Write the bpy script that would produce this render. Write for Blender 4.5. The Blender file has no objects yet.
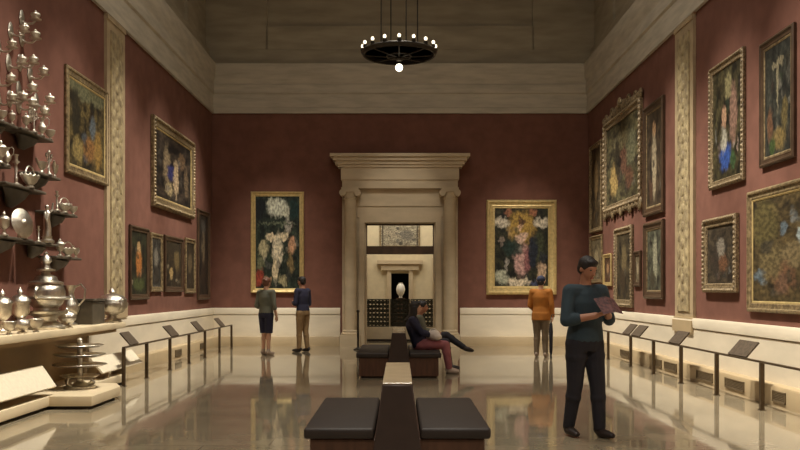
import bpy, bmesh, math, random
from mathutils import Vector, Matrix
random.seed(7)
SC = bpy.context.scene
COL = SC.collection
PI = math.pi
# ------------------------------------------------------------------ camera numbers
H, F, VX, VY = 1.45, 850.0, 400.0, 290.0      # eye height, focal length (px), vanishing point
WX, YB, YF = 4.90, 22.17, -2.0                # side walls, back wall, wall behind the camera
def wall_yz(px, py, X):                       # photo point -> (Y, Z) on the plane |x| = X
    d = abs(px - VX); return F*X/d, H + X*(VY-py)/d
def at(px, py, Y):                            # photo point -> (X, Z) on the plane y = Y
    return (px-VX)*Y/F, H + (VY-py)*Y/F

# ------------------------------------------------------------------ materials
def lin(c):
    r = []
    for v in c:
        v = v/255.0
        r.append(v/12.92 if v <= .04045 else ((v+.055)/1.055)**2.4)
    return (r[0], r[1], r[2], 1)
def new_mat(name):
    m = bpy.data.materials.new(name); m.use_nodes = True
    nt = m.node_tree; b = nt.nodes['Principled BSDF']
    return m, nt, b
def mat(name, col, rough=.6, metal=0, var=0.0, scale=6.0, bump=0.0, bscale=40.0, spec=None, coat=0, stretch=(1,1,1), col2=None):
    m, nt, b = new_mat(name); N, L = nt.nodes, nt.links
    c = lin(col)
    b.inputs['Base Color'].default_value = c
    b.inputs['Roughness'].default_value = rough; b.inputs['Metallic'].default_value = metal
    if spec is not None: b.inputs['Specular IOR Level'].default_value = spec
    if coat: b.inputs['Coat Weight'].default_value = coat; b.inputs['Coat Roughness'].default_value = .08
    if var or bump or col2:
        tc = N.new('ShaderNodeTexCoord'); mp = N.new('ShaderNodeMapping')
        mp.inputs['Scale'].default_value = stretch
        L.new(tc.outputs['Object'], mp.inputs['Vector'])
    if var or col2:
        n = N.new('ShaderNodeTexNoise'); n.inputs['Scale'].default_value = scale; n.inputs['Detail'].default_value = 5
        L.new(mp.outputs[0], n.inputs['Vector'])
        r = N.new('ShaderNodeValToRGB')
        if col2:
            lo, hi = lin(col2), c
        else:
            lo = tuple(x*(1-var) for x in c[:3])+(1,); hi = tuple(min(1, x*(1+var)) for x in c[:3])+(1,)
        r.color_ramp.elements[0].position = .35; r.color_ramp.elements[0].color = lo
        r.color_ramp.elements[1].position = .65; r.color_ramp.elements[1].color = hi
        L.new(n.outputs['Fac'], r.inputs[0]); L.new(r.outputs[0], b.inputs['Base Color'])
    if bump:
        n2 = N.new('ShaderNodeTexNoise'); n2.inputs['Scale'].default_value = bscale; n2.inputs['Detail'].default_value = 4
        L.new(mp.outputs[0], n2.inputs['Vector'])
        bp = N.new('ShaderNodeBump'); bp.inputs['Strength'].default_value = bump; bp.inputs['Distance'].default_value = .02
        L.new(n2.outputs['Fac'], bp.inputs['Height']); L.new(bp.outputs[0], b.inputs['Normal'])
    return m
def emit(name, col, s):
    m, nt, b = new_mat(name)
    b.inputs['Base Color'].default_value = lin(col)
    b.inputs['Emission Color'].default_value = lin(col); b.inputs['Emission Strength'].default_value = s
    return m
M = {}
M['red'] = mat('red_wall_fabric', (115, 78, 65), .9, var=.10, scale=3.5, bump=.05, bscale=60, spec=.2)
M['marble'] = mat('cream_wainscot_marble', (220, 208, 184), .45, var=.07, scale=1.3, stretch=(1, 1, 3))
M['plinth'] = mat('tan_plinth_stone', (176, 155, 120), .5, var=.08, scale=1.5)
M['lime'] = mat('limestone_cornice', (186, 177, 158), .8, var=.12, scale=1.6, stretch=(1, 1, 6), bump=.04, bscale=25)
M['attic'] = mat('limestone_attic', (162, 152, 130), .85, var=.14, scale=.9, stretch=(1, 1, 5))
M['portal'] = mat('portal_limestone', (190, 172, 142), .65, var=.08, scale=2.0, stretch=(1, 1, 2))
M['gilt'] = mat('aged_gilt_carving', (182, 164, 124), .6, .1, scale=9, col2=(136, 120, 92), bump=.5, bscale=28)
M['giltedge'] = mat('pale_stone_edge', (168, 148, 116), .6, var=.12, scale=5)
M['gold'] = mat('gold_leaf_frame', (200, 176, 120), .42, .4, var=.15, scale=14)
M['oldgold'] = mat('tarnished_gold_frame', (158, 138, 102), .45, .3, scale=18, col2=(100, 84, 60))
M['carved'] = mat('carved_gilt_wood', (160, 140, 106), .5, .2, scale=30, col2=(92, 76, 54), bump=.6, bscale=50)
M['darkwood'] = mat('dark_frame_wood', (74, 56, 40), .4, var=.2, scale=8)
M['silver'] = mat('polished_silver', (214, 207, 192), .30, 1.0, var=.10, scale=30, bump=.45, bscale=26)
M['bracket'] = mat('dark_green_bracket', (76, 68, 54), .6, var=.15, scale=9)
M['case'] = mat('tan_display_back', (150, 126, 92), .7, var=.08, scale=2)
M['shelfstone'] = mat('cream_ledge_stone', (216, 198, 164), .5, var=.07, scale=2)
M['board'] = mat('cream_label_board', (226, 214, 188), .6, var=.05, scale=22)
M['toe'] = mat('dark_toe_kick', (46, 36, 28), .7)
M['railmetal'] = mat('bronze_rail_metal', (84, 68, 48), .45, .5)
M['panel'] = mat('dark_reading_panel', (84, 72, 58), .5, var=.35, scale=26)
M['vent'] = mat('vent_backing', (84, 70, 50), .8)
M['grille'] = mat('dark_bronze_grille', (122, 104, 76), .6, .3)
M['leather'] = mat('dark_brown_leather', (48, 39, 33), .55, var=.08, scale=8, bump=.05, bscale=90)
M['litleather'] = mat('leather_painted_lit', (62, 48, 41), .55, var=.08, scale=8, bump=.05, bscale=90)  # the cushion leather, lightened to stand in for light on the backrest
M['benchwood'] = mat('dark_walnut_bench', (92, 64, 48), .42, var=.2, scale=3, stretch=(6, 1, 1))
M['cap'] = mat('wood_top_painted_sheen', (172, 152, 122), .22, var=.08, scale=4)  # pale colour imitates the grazing reflection on the polished wood top
M['iron'] = mat('black_iron', (52, 46, 38), .5, .5)
M['scroll'] = mat('grey_green_ironwork', (62, 64, 54), .55, .3)
M['glass'] = None
M['bulb'] = emit('lit_bulb', (255, 238, 205), 2.6)
M['globe'] = emit('lit_globe', (255, 242, 214), 4.0)
M['white'] = mat('white_glazed_stone', (238, 234, 224), .4)
M['skin'] = mat('skin', (176, 124, 96), .55)
M['skin2'] = mat('skin_fair', (204, 158, 130), .55)
M['eye'] = mat('eye_dark', (40, 30, 26), .3)
M['lip'] = mat('lips', (150, 84, 76), .5)
M['hair'] = mat('dark_hair', (34, 27, 24), .55, bump=.4, bscale=90)
M['hairbrown'] = mat('auburn_hair', (104, 64, 44), .55, bump=.4, bscale=90)
M['ceiling'] = mat('ceiling_plaster', (150, 136, 108), .9)
M['beyond'] = mat('cream_plaster_beyond', (208, 194, 162), .8, var=.05)

def floor_mat():
    m, nt, b = new_mat('polished_marble_floor'); N, L = nt.nodes, nt.links
    tc = N.new('ShaderNodeTexCoord')
    br = N.new('ShaderNodeTexBrick'); br.offset = .5
    br.inputs['Color1'].default_value = lin((166, 152, 126)); br.inputs['Color2'].default_value = lin((157, 144, 119))
    br.inputs['Mortar'].default_value = lin((140, 124, 104)); br.inputs['Scale'].default_value = 1.0
    br.inputs['Mortar Size'].default_value = .006; br.inputs['Brick Width'].default_value = 1.22; br.inputs['Row Height'].default_value = .61
    L.new(tc.outputs['Object'], br.inputs['Vector'])
    n = N.new('ShaderNodeTexNoise'); n.inputs['Scale'].default_value = 2.2; n.inputs['Detail'].default_value = 6
    L.new(tc.outputs['Object'], n.inputs['Vector'])
    mx = N.new('ShaderNodeMix'); mx.data_type = 'RGBA'; mx.blend_type = 'MULTIPLY'; mx.inputs['Factor'].default_value = .35
    L.new(br.outputs['Color'], mx.inputs['A']); L.new(n.outputs['Color'], mx.inputs['B'])
    L.new(br.outputs['Color'], mx.inputs['A'])
    cr = N.new('ShaderNodeValToRGB'); cr.color_ramp.elements[0].position = .3; cr.color_ramp.elements[1].position = .7
    cr.color_ramp.elements[0].color = (.72, .72, .72, 1); cr.color_ramp.elements[1].color = (1, 1, 1, 1)
    L.new(n.outputs['Fac'], cr.inputs[0]); L.new(cr.outputs[0], mx.inputs['B']); mx.inputs['Factor'].default_value = 1
    L.new(mx.outputs['Result'], b.inputs['Base Color'])
    rr = N.new('ShaderNodeMapRange'); rr.inputs['From Min'].default_value = .3; rr.inputs['From Max'].default_value = .7
    rr.inputs['To Min'].default_value = .035; rr.inputs['To Max'].default_value = .075
    L.new(n.outputs['Fac'], rr.inputs[0]); L.new(rr.outputs[0], b.inputs['Roughness'])
    n3 = N.new('ShaderNodeTexNoise'); n3.inputs['Scale'].default_value = 3.5; n3.inputs['Detail'].default_value = 2
    L.new(tc.outputs['Object'], n3.inputs['Vector'])
    bp = N.new('ShaderNodeBump'); bp.inputs['Strength'].default_value = .015; bp.inputs['Distance'].default_value = .02
    L.new(n3.outputs['Fac'], bp.inputs['Height']); L.new(bp.outputs[0], b.inputs['Normal'])
    b.inputs['IOR'].default_value = 1.9
    return m
M['floor'] = floor_mat()
def glass_mat():
    m, nt, b = new_mat('clear_glass')
    b.inputs['Transmission Weight'].default_value = 1; b.inputs['Roughness'].default_value = .02
    b.inputs['Base Color'].default_value = (1, 1, 1, 1); b.inputs['IOR'].default_value = 1.02
    return m
M['glass'] = glass_mat()

def paint_mat(name, base, dark, blobs, seed=0, nscale=7.0):
    """oil painting: mottled ground plus soft ragged patches (cu, cv, ru, rv, colour)"""
    m, nt, b = new_mat(name); N, L = nt.nodes, nt.links
    b.inputs['Roughness'].default_value = .55; b.inputs['Specular IOR Level'].default_value = .3
    uv = N.new('ShaderNodeUVMap')
    def noise(sc, det, off):
        mp = N.new('ShaderNodeMapping'); mp.inputs['Location'].default_value = (off, off*1.7, seed)
        L.new(uv.outputs[0], mp.inputs['Vector'])
        n = N.new('ShaderNodeTexNoise'); n.inputs['Scale'].default_value = sc; n.inputs['Detail'].default_value = det
        L.new(mp.outputs[0], n.inputs['Vector']); return n
    n1 = noise(nscale, 6, seed*3.1)
    r = N.new('ShaderNodeValToRGB'); r.color_ramp.elements[0].position = .38; r.color_ramp.elements[1].position = .64
    r.color_ramp.elements[0].color = lin(dark); r.color_ramp.elements[1].color = lin(base)
    L.new(n1.outputs['Fac'], r.inputs[0]); cur = r.outputs[0]
    n2 = noise(12, 6, seed*1.3+5)
    s = N.new('ShaderNodeVectorMath'); s.operation = 'SUBTRACT'; s.inputs[1].default_value = (.5, .5, .5)
    L.new(n2.outputs['Color'], s.inputs[0])
    sc = N.new('ShaderNodeVectorMath'); sc.operation = 'SCALE'; sc.inputs['Scale'].default_value = .17
    L.new(s.outputs[0], sc.inputs[0])
    ad = N.new('ShaderNodeVectorMath'); ad.operation = 'ADD'
    L.new(uv.outputs[0], ad.inputs[0]); L.new(sc.outputs[0], ad.inputs[1])
    rnd = random.Random(seed*17+3); extra = []           # small broken touches of the picture's own colours
    for q in range(14):
        c0 = rnd.choice([x[4] for x in blobs]+[base, dark]); k = rnd.uniform(.4, .95)
        extra.append((rnd.uniform(.06, .94), rnd.uniform(.05, .8), rnd.uniform(.03, .09), rnd.uniform(.03, .10), tuple(min(255, (x*.55+.45*sum(c0)/3)*k) for x in c0), .75))
    blobs = extra[:11]+list(blobs)+extra[11:]
    for i, bl in enumerate(blobs):
        cu, cv, ru, rv, c = bl[:5]
        mp = N.new('ShaderNodeVectorMath'); mp.operation = 'SUBTRACT'; mp.inputs[1].default_value = (cu, cv, 0)
        L.new(ad.outputs[0], mp.inputs[0])
        ml = N.new('ShaderNodeVectorMath'); ml.operation = 'MULTIPLY'; ml.inputs[1].default_value = (1/ru, 1/rv, 0)
        L.new(mp.outputs[0], ml.inputs[0])
        ln = N.new('ShaderNodeVectorMath'); ln.operation = 'LENGTH'; L.new(ml.outputs[0], ln.inputs[0])
        mr = N.new('ShaderNodeMapRange'); mr.interpolation_type = 'SMOOTHSTEP'
        mr.inputs['From Min'].default_value = 1.15; mr.inputs['From Max'].default_value = .6
        mr.inputs['To Min'].default_value = 0; mr.inputs['To Max'].default_value = bl[5] if len(bl) > 5 else .92
        L.new(ln.outputs['Value'], mr.inputs[0])
        mx = N.new('ShaderNodeMix'); mx.data_type = 'RGBA'
        L.new(mr.outputs[0], mx.inputs['Factor']); L.new(cur, mx.inputs['A']); mx.inputs['B'].default_value = lin(c)
        cur = mx.outputs['Result']
    n4 = noise(26, 5, seed+9)
    r4 = N.new('ShaderNodeValToRGB'); r4.color_ramp.elements[0].position = .40; r4.color_ramp.elements[1].position = .62
    r4.color_ramp.elements[0].color = (.30, .30, .30, 1); r4.color_ramp.elements[1].color = (1, 1, 1, 1)
    L.new(n4.outputs['Fac'], r4.inputs[0])
    mm = N.new('ShaderNodeMix'); mm.data_type = 'RGBA'; mm.blend_type = 'MULTIPLY'; mm.inputs['Factor'].default_value = .8
    L.new(cur, mm.inputs['A']); L.new(r4.outputs[0], mm.inputs['B'])
    L.new(mm.outputs['Result'], b.inputs['Base Color'])
    return m

# ------------------------------------------------------------------ mesh helpers
def box(bm, x0, x1, y0, y1, z0, z1):
    v = [bm.verts.new((x, y, z)) for z in (z0, z1) for x, y in ((x0, y0), (x1, y0), (x1, y1), (x0, y1))]
    for f in ((0, 3, 2, 1), (4, 5, 6, 7), (0, 1, 5, 4), (1, 2, 6, 5), (2, 3, 7, 6), (3, 0, 4, 7)):
        bm.faces.new([v[i] for i in f])
    return bm
def bevel(bm, w=.01, seg=2):
    bmesh.ops.bevel(bm, geom=bm.edges[:], offset=w, segments=seg, affect='EDGES', profile=.5); return bm
def lathe(bm, prof, seg=20, c=(0, 0, 0), sx=1, sy=1):
    rings = []
    for r, z in prof:
        if r < 1e-5: rings.append([bm.verts.new((c[0], c[1], c[2]+z))])
        else: rings.append([bm.verts.new((c[0]+sx*r*math.cos(2*PI*k/seg), c[1]+sy*r*math.sin(2*PI*k/seg), c[2]+z)) for k in range(seg)])
    for a, b in zip(rings, rings[1:]):
        for k in range(seg):
            k2 = (k+1) % seg
            if len(a) == 1 and len(b) == 1: continue
            if len(a) == 1: bm.faces.new((a[0], b[k2], b[k]))
            elif len(b) == 1: bm.faces.new((a[k], a[k2], b[0]))
            else: bm.faces.new((a[k], a[k2], b[k2], b[k]))
    for ring, rev in ((rings[0], True), (rings[-1], False)):
        if len(ring) > 1: bm.faces.new(ring[::-1] if rev else ring)
    return bm
def path(bm, pts, rads, seg=12, lat=None, cap=True):
    """loft elliptical rings along points; rads = r or (r_lateral, r_depth)"""
    pts = [Vector(p) for p in pts]; rings = []
    prev = None
    n = len(pts)
    for i, p in enumerate(pts):
        d = (pts[min(i+1, n-1)]-pts[max(i-1, 0)])
        if d.length < 1e-9: d = Vector((0, 0, 1))
        d.normalize()
        if lat is not None: u = Vector(lat)
        elif prev is not None: u = prev
        else: u = Vector((1, 0, 0)) if abs(d.x) < .8 else Vector((0, 1, 0))
        u = (u-d*u.dot(d)).normalized(); prev = u
        w = d.cross(u)
        r = rads[i] if isinstance(rads, (list, tuple)) else rads
        if not isinstance(r, (tuple, list)): r = (r, r)
        rings.append([bm.verts.new(p+u*r[0]*math.cos(2*PI*k/seg)+w*r[1]*math.sin(2*PI*k/seg)) for k in range(seg)])
    for a, b in zip(rings, rings[1:]):
        for k in range(seg):
            k2 = (k+1) % seg; bm.faces.new((a[k], a[k2], b[k2], b[k]))
    if cap:
        bm.faces.new(rings[0][::-1]); bm.faces.new(rings[-1])
    return bm
def ball(bm, c, r, rot=None, u=14, v=10):
    if not isinstance(r, (tuple, list)): r = (r, r, r)
    mt = Matrix.Translation(Vector(c)) @ (rot.to_4x4() if rot else Matrix.Identity(4)) @ Matrix.Diagonal((*r, 1))
    bmesh.ops.create_uvsphere(bm, u_segments=u, v_segments=v, radius=1, matrix=mt); return bm
def limb(bm, a, b, r0, r1, seg=12):
    path(bm, [a, b], [r0, r1], seg); ball(bm, a, r0); ball(bm, b, r1); return bm
def torus(bm, c, R, r, segR=24, segr=8, axis='Z', a0=0, a1=2*PI):
    full = abs(a1-a0-2*PI) < 1e-6
    n = segR if full else segR+1
    rings = []
    for i in range(n):
        a = a0+(a1-a0)*i/segR
        ring = []
        for j in range(segr):
            t = 2*PI*j/segr; q = R+r*math.cos(t); h = r*math.sin(t)
            p = (q*math.cos(a), q*math.sin(a), h)
            if axis == 'Y': p = (p[0], p[2], p[1])
            elif axis == 'X': p = (p[2], p[0], p[1])
            ring.append(bm.verts.new((c[0]+p[0], c[1]+p[1], c[2]+p[2])))
        rings.append(ring)
    m = len(rings)
    for i in range(m if full else m-1):
        a, b = rings[i], rings[(i+1) % m]
        for j in range(segr):
            j2 = (j+1) % segr; bm.faces.new((a[j], b[j], b[j2], a[j2]))
    if not full:
        bm.faces.new(rings[0]); bm.faces.new(rings[-1][::-1])
    return bm
def extrude_profile(bm, prof, y0, y1):
    """closed (x,z) profile swept along y"""
    a = [bm.verts.new((x, y0, z)) for x, z in prof]; b = [bm.verts.new((x, y1, z)) for x, z in prof]
    n = len(prof)
    for i in range(n): bm.faces.new((a[i], a[(i+1) % n], b[(i+1) % n], b[i]))
    bm.faces.new(a[::-1]); bm.faces.new(b); return bm
def NB(): return bmesh.new()
def to_mesh(name, bm, angle=35):
    bmesh.ops.recalc_face_normals(bm, faces=bm.faces[:])
    me = bpy.data.meshes.new(name); bm.to_mesh(me); bm.free()
    me.shade_smooth(); me.set_sharp_from_angle(angle=math.radians(angle))
    return me
def link(name, me, m=None, parent=None):
    o = bpy.data.objects.new(name, me); COL.objects.link(o)
    if m is not None and me is not None and len(me.materials) == 0: me.materials.append(m)
    if parent: o.parent = parent
    return o
def obj(name, bm, m, parent=None, angle=35):
    return link(name, to_mesh(name, bm, angle), m, parent)
def tag(o, label, cat, group=None):
    o['label'] = label; o['category'] = cat
    if group: o['group'] = group
    return o
def thing(name, label, cat, loc=(0, 0, 0), rz=0, group=None):
    o = bpy.data.objects.new(name, None); COL.objects.link(o); o.empty_display_size = .1
    o.location = loc; o.rotation_euler = (0, 0, rz)
    return tag(o, label, cat, group)
def struct(name, bm, m, parent=None, angle=35):
    o = obj(name, bm, m, parent, angle)
    if not parent: o['kind'] = 'structure'
    return o

# ------------------------------------------------------------------ room shell
ZC0, ZC1, ZTOP = 6.05, 7.33, 10.6
struct('floor', box(NB(), -6, 6, YF-.2, 30, -.1, 0), M['floor'])
AX, AY = 5.10, 22.40                                # the attic walls stand back behind the cornice
struct('wall_left', box(NB(), -WX-.3, -WX, YF, YB+.5, 0, 7.2), M['red'])
struct('wall_right', box(NB(), WX, WX+.3, YF, YB+.5, 0, 7.2), M['red'])
b = NB()
box(b, -WX, -1.0, YB, YB+.5, 0, 7.2); box(b, 1.0, WX, YB, YB+.5, 0, 7.2); box(b, -1.0, 1.0, YB, YB+.5, 3.2, 7.2)
struct('wall_back', b, M['red'])
struct('wall_front', box(NB(), -WX-.3, WX+.3, YF-.3, YF, 0, ZTOP), M['red'])
struct('ceiling', box(NB(), -6, 6, YF-.3, 23.2, ZTOP, ZTOP+.2), M['ceiling'])
# attic storey with panelled stone
b = NB()
box(b, -AX-.3, AX+.3, AY, AY+.3, 7.1, ZTOP)
box(b, -AX, AX, AY-.10, AY, 7.1, 7.76)
for s in (-1, 1): box(b, s*4.30-.82, s*4.30+.82, AY-.11, AY, 7.76, ZTOP)
box(b, -3.5, 3.5, AY-.11, AY, 7.76, 8.38)
struct('wall_attic_back', b, M['attic'])
for s, nm in ((-1, 'wall_attic_left'), (1, 'wall_attic_right')):
    b = NB()
    xs = sorted((s*AX, s*(AX+.3))); box(b, xs[0], xs[1], YF, AY, 7.1, ZTOP)
    xs = sorted((s*AX, s*(AX-.10))); box(b, xs[0], xs[1], YF, AY, 7.1, 7.76)
    y = 21.2
    while y > YF:
        xs = sorted((s*AX, s*(AX-.07))); box(b, xs[0], xs[1], y-1.1, y, 7.76, ZTOP); y -= 3.1
    struct(nm, b, M['attic'])
# cornice: stepped profile, d = projection from the wall
prof = [(-.2, ZC0), (.06, ZC0), (.06, ZC0+.13), (.03, ZC0+.15), (.03, ZC0+.50), (.07, ZC0+.53), (.07, ZC0+.74),
        (.05, ZC0+.76), (.05, ZC0+.82), (.10, ZC0+.90), (.12, ZC0+1.20), (.12, ZC1), (-.2, ZC1)]
struct('trim_1', extrude_profile(NB(), [(-WX+d, z) for d, z in prof], YF, YB), M['lime'])
struct('trim_2', extrude_profile(NB(), [(WX-d, z) for d, z in prof], YF, YB), M['lime'])
b = extrude_profile(NB(), [(-d, z) for d, z in prof], -WX+.03, WX-.03)
bmesh.ops.rotate(b, verts=b.verts[:], cent=(0, 0, 0), matrix=Matrix.Rotation(PI/2, 3, 'Z'))
# after rotation: x' = -y, y' = x  ->  y' = -d
for v in b.verts: v.co.y += YB
struct('trim_3', b, M['lime'])
# wainscot: marble dado over a projecting stone base
dado = [(-.02, .2), (.05, .2), (.05, .80), (.03, .805), (.03, .815), (.065, .82), (.075, .95), (.06, .985), (-.02, .985)]
base = [(-.02, 0), (.23, 0), (.23, .225), (.215, .25), (-.02, .25)]
def run(profile, name, m, side, y0, y1):
    struct(name, extrude_profile(NB(), [(side*(WX-d), z) for d, z in profile], y0, y1), m)
def run_back(profile, name, m, x0, x1):
    b = extrude_profile(NB(), [(-d, z) for d, z in profile], -x1, -x0)
    bmesh.ops.rotate(b, verts=b.verts[:], cent=(0, 0, 0), matrix=Matrix.Rotation(PI/2, 3, 'Z'))
    for v in b.verts: v.co.y += YB
    struct(name, b, m)
LEND = 13.25                                          # where the silver display ends on the left wall
run(dado, 'trim_4', M['marble'], 1, YF, YB); run(base, 'baseboard_right', M['plinth'], 1, YF, YB)
run(dado, 'trim_5', M['marble'], -1, LEND, YB); run(base, 'baseboard_left', M['plinth'], -1, LEND, YB)
PX = 1.56
run_back(dado, 'trim_6', M['marble'], -WX+.05, -PX); run_back(base, 'baseboard_back', M['plinth'], -WX+.22, -PX)
run_back(dado, 'trim_7', M['marble'], PX, WX-.05); run_back(base, 'baseboard_portal', M['plinth'], PX, WX-.22)

# carved gilt pilasters on the side walls
def pilaster(side, name, y0, y1, z0):
    r = bpy.data.objects.new(name, None); COL.objects.link(r); r['kind'] = 'structure'
    def bx(bm, d0, d1, ya, yb, za, zb):
        xs = sorted((side*(WX-d0), side*(WX-d1))); return box(bm, xs[0], xs[1], ya, yb, za, zb)
    b = NB(); bx(b, 0, .05, y0, y1, z0+.2, ZC0); obj('shaft', b, M['giltedge'], r)
    b = NB(); bx(b, .05, .07, y0+.16, y1-.16, z0+.35, ZC0-.25)
    random.seed(3); z = z0+.6
    ym = (y0+y1)/2
    while z < ZC0-.5:                                  # carved leaf and boss relief climbing the panel
        ball(b, (side*(WX-.062), ym, z), (.024, .09, .10), u=8, v=6)
        for q in (-1, 1): ball(b, (side*(WX-.062), ym+q*.17, z+.13), (.02, .08, .12), Matrix.Rotation(q*.5, 3, 'X'), 8, 6)
        z += .30
    obj('carved_panel', b, M['gilt'], r)
    b = NB(); bx(b, 0, .09, y0-.03, y1+.03, z0, z0+.20); bx(b, 0, .07, y0-.015, y1+.015, z0+.20, z0+.25); obj('base_block', b, M['plinth'], r)
    b = NB(); bx(b, 0, .07, y0-.01, y1+.01, ZC0-.10, ZC0-.02); obj('capital', b, M['giltedge'], r)
yl0, yl1 = F*4.85/293, F*4.85/275
pilaster(-1, 'trim_8', yl0, yl1, .97)
pilaster(1, 'trim_9', yl0, yl1, .74)

# ------------------------------------------------------------------ stone portal in the back wall
door = bpy.data.objects.new('door_1', None); COL.objects.link(door); door['kind'] = 'structure'
def pz(y, Y): return H+(VY-y)*Y/F
YP = YB-.42                                          # front plane of the portal
b = NB()
w = 70*YP/F
steps = [(153, 156, 1.79, .50), (156, 160, 1.72, .44), (160, 164, 1.66, .38), (164, 167, 1.60, .34)]
for ya, yb, hw, d in steps: box(b, -hw, hw, YB-d, YB, pz(yb, YB-d), pz(ya, YB-d))
obj('cornice', b, M['portal'], door)
b = NB(); box(b, -1.52, 1.52, YB-.30, YB, pz(179, YP), pz(166.6, YP)); box(b, -1.49, 1.49, YB-.27, YB, pz(187.5, YP), pz(179, YP))
obj('entablature', b, M['portal'], door)
b = NB()
zt = pz(187.5, YP)
box(b, -1.5, -.92, YB-.12, YB, 0, zt); box(b, .92, 1.5, YB-.12, YB, 0, zt)
box(b, -.92, .92, YB-.12, YB, 3.20, zt)
obj('surround', b, M['portal'], door)
b = NB()
for s in (-1, 1):
    box(b, min(s*.92, s*1.06), max(s*.92, s*1.06), YB-.17, YB-.1, 0, 3.20)
box(b, -1.06, 1.06, YB-.17, YB-.1, 3.20, 3.34); box(b, -1.12, 1.12, YB-.15, YB-.1, 3.62, 3.72); box(b, -1.12, 1.12, YB-.16, YB-.1, 3.34, 3.46)
obj('architrave', b, M['portal'], door)
for s in (-1, 1):
    cx = s*1.28; cy = YB-.27; r = .165
    b = NB()
    ztop = pz(198, YP)
    lathe(b, [(r*1.0, .42), (r, 1.4), (r*.97, 2.6), (r*.90, ztop)], 28, (cx, cy, 0))
    obj('column', b, M['portal'], door, 50)
    b = NB(); box(b, cx-.25, cx+.25, cy-.24, cy+.25, 0, .30)
    lathe(b, [(.235, .30), (.24, .335), (.20, .36), (.205, .40), (.17, .43)], 28, (cx, cy, 0))
    obj('column_base', b, M['portal'], door)
    b = NB(); lathe(b, [(.155, ztop-.03), (.175, ztop), (.155, ztop+.03), (.16, ztop+.10), (.20, ztop+.16)], 24, (cx, cy, 0))
    box(b, cx-.22, cx+.22, cy-.2, cy+.2, ztop+.16, zt)
    for q in (-1, 1):
        lathe_b = cx+q*.19
        bmesh.ops.create_cone(b, cap_ends=True, segments=16, radius1=.085, radius2=.085, depth=.38, matrix=Matrix.Translation((lathe_b, cy, ztop+.14)) @ Matrix.Rotation(PI/2, 4, 'X'))
    obj('capital', b, M['portal'], door)
b = NB()
box(b, -1.0, -.88, YB-.02, YB+.5, 0, 3.25); box(b, .88, 1.0, YB-.02, YB+.5, 0, 3.25); box(b, -.88, .88, YB-.02, YB+.5, 3.18, 3.26)
obj('jamb', b, M['portal'], door)
b = NB(); z0, z1 = pz(254, YB), pz(246, YB); box(b, -.88, .88, YB+.02, YB+.25, z0, z1); obj('transom_bar', b, M['darkwood'], door)
win = bpy.data.objects.new('window_1', None); COL.objects.link(win); win['kind'] = 'structure'
b = NB(); box(b, -.88, .88, YB+.10, YB+.115, z1, 3.18); obj('pane', b, M['glass'], win)
b = NB()
for x in (-.87, -.45, .45, .87): box(b, x-.012, x+.012, YB+.07, YB+.14, z1, 3.18)
box(b, -.88, .88, YB+.07, YB+.14, 3.14, 3.18); obj('window_frame', b, M['darkwood'], win)

# ------------------------------------------------------------------ the room beyond the portal
YE = 28.0
b = NB(); box(b, -3.2, -.29, YE, YE+.3, 0, 5); box(b, .29, 3.2, YE, YE+.3, 0, 5); box(b, -.29, .29, YE, YE+.3, 2.0, 5)
struct('wall_beyond', b, M['beyond'])
struct('wall_beyond_left', box(NB(), -3.4, -3.2, YB+.5, YE, 0, 5), M['beyond'])
struct('wall_beyond_right', box(NB(), 3.2, 3.4, YB+.5, YE, 0, 5), M['beyond'])
struct('ceiling_beyond', box(NB(), -3.4, 3.4, YB+.5, 30, 5, 5.2), M['ceiling'])
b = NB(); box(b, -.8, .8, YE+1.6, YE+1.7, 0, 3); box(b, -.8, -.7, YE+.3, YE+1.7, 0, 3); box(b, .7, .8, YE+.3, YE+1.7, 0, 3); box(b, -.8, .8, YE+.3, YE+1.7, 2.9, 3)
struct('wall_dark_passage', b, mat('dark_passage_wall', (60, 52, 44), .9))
b = NB()
for s in (-1, 1): box(b, s*.36-.07, s*.36+.07, YE-.10, YE, 0, 2.1)
box(b, -.62, .62, YE-.14, YE, 2.1, 2.3); box(b, -.75, .75, YE-.2, YE, 2.3, 2.42); box(b, -1.3, -1.05, YE-.06, YE, 0, 2.5); box(b, 1.05, 1.3, YE-.06, YE, 0, 2.5)
struct('trim_10', b, M['portal'])

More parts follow.
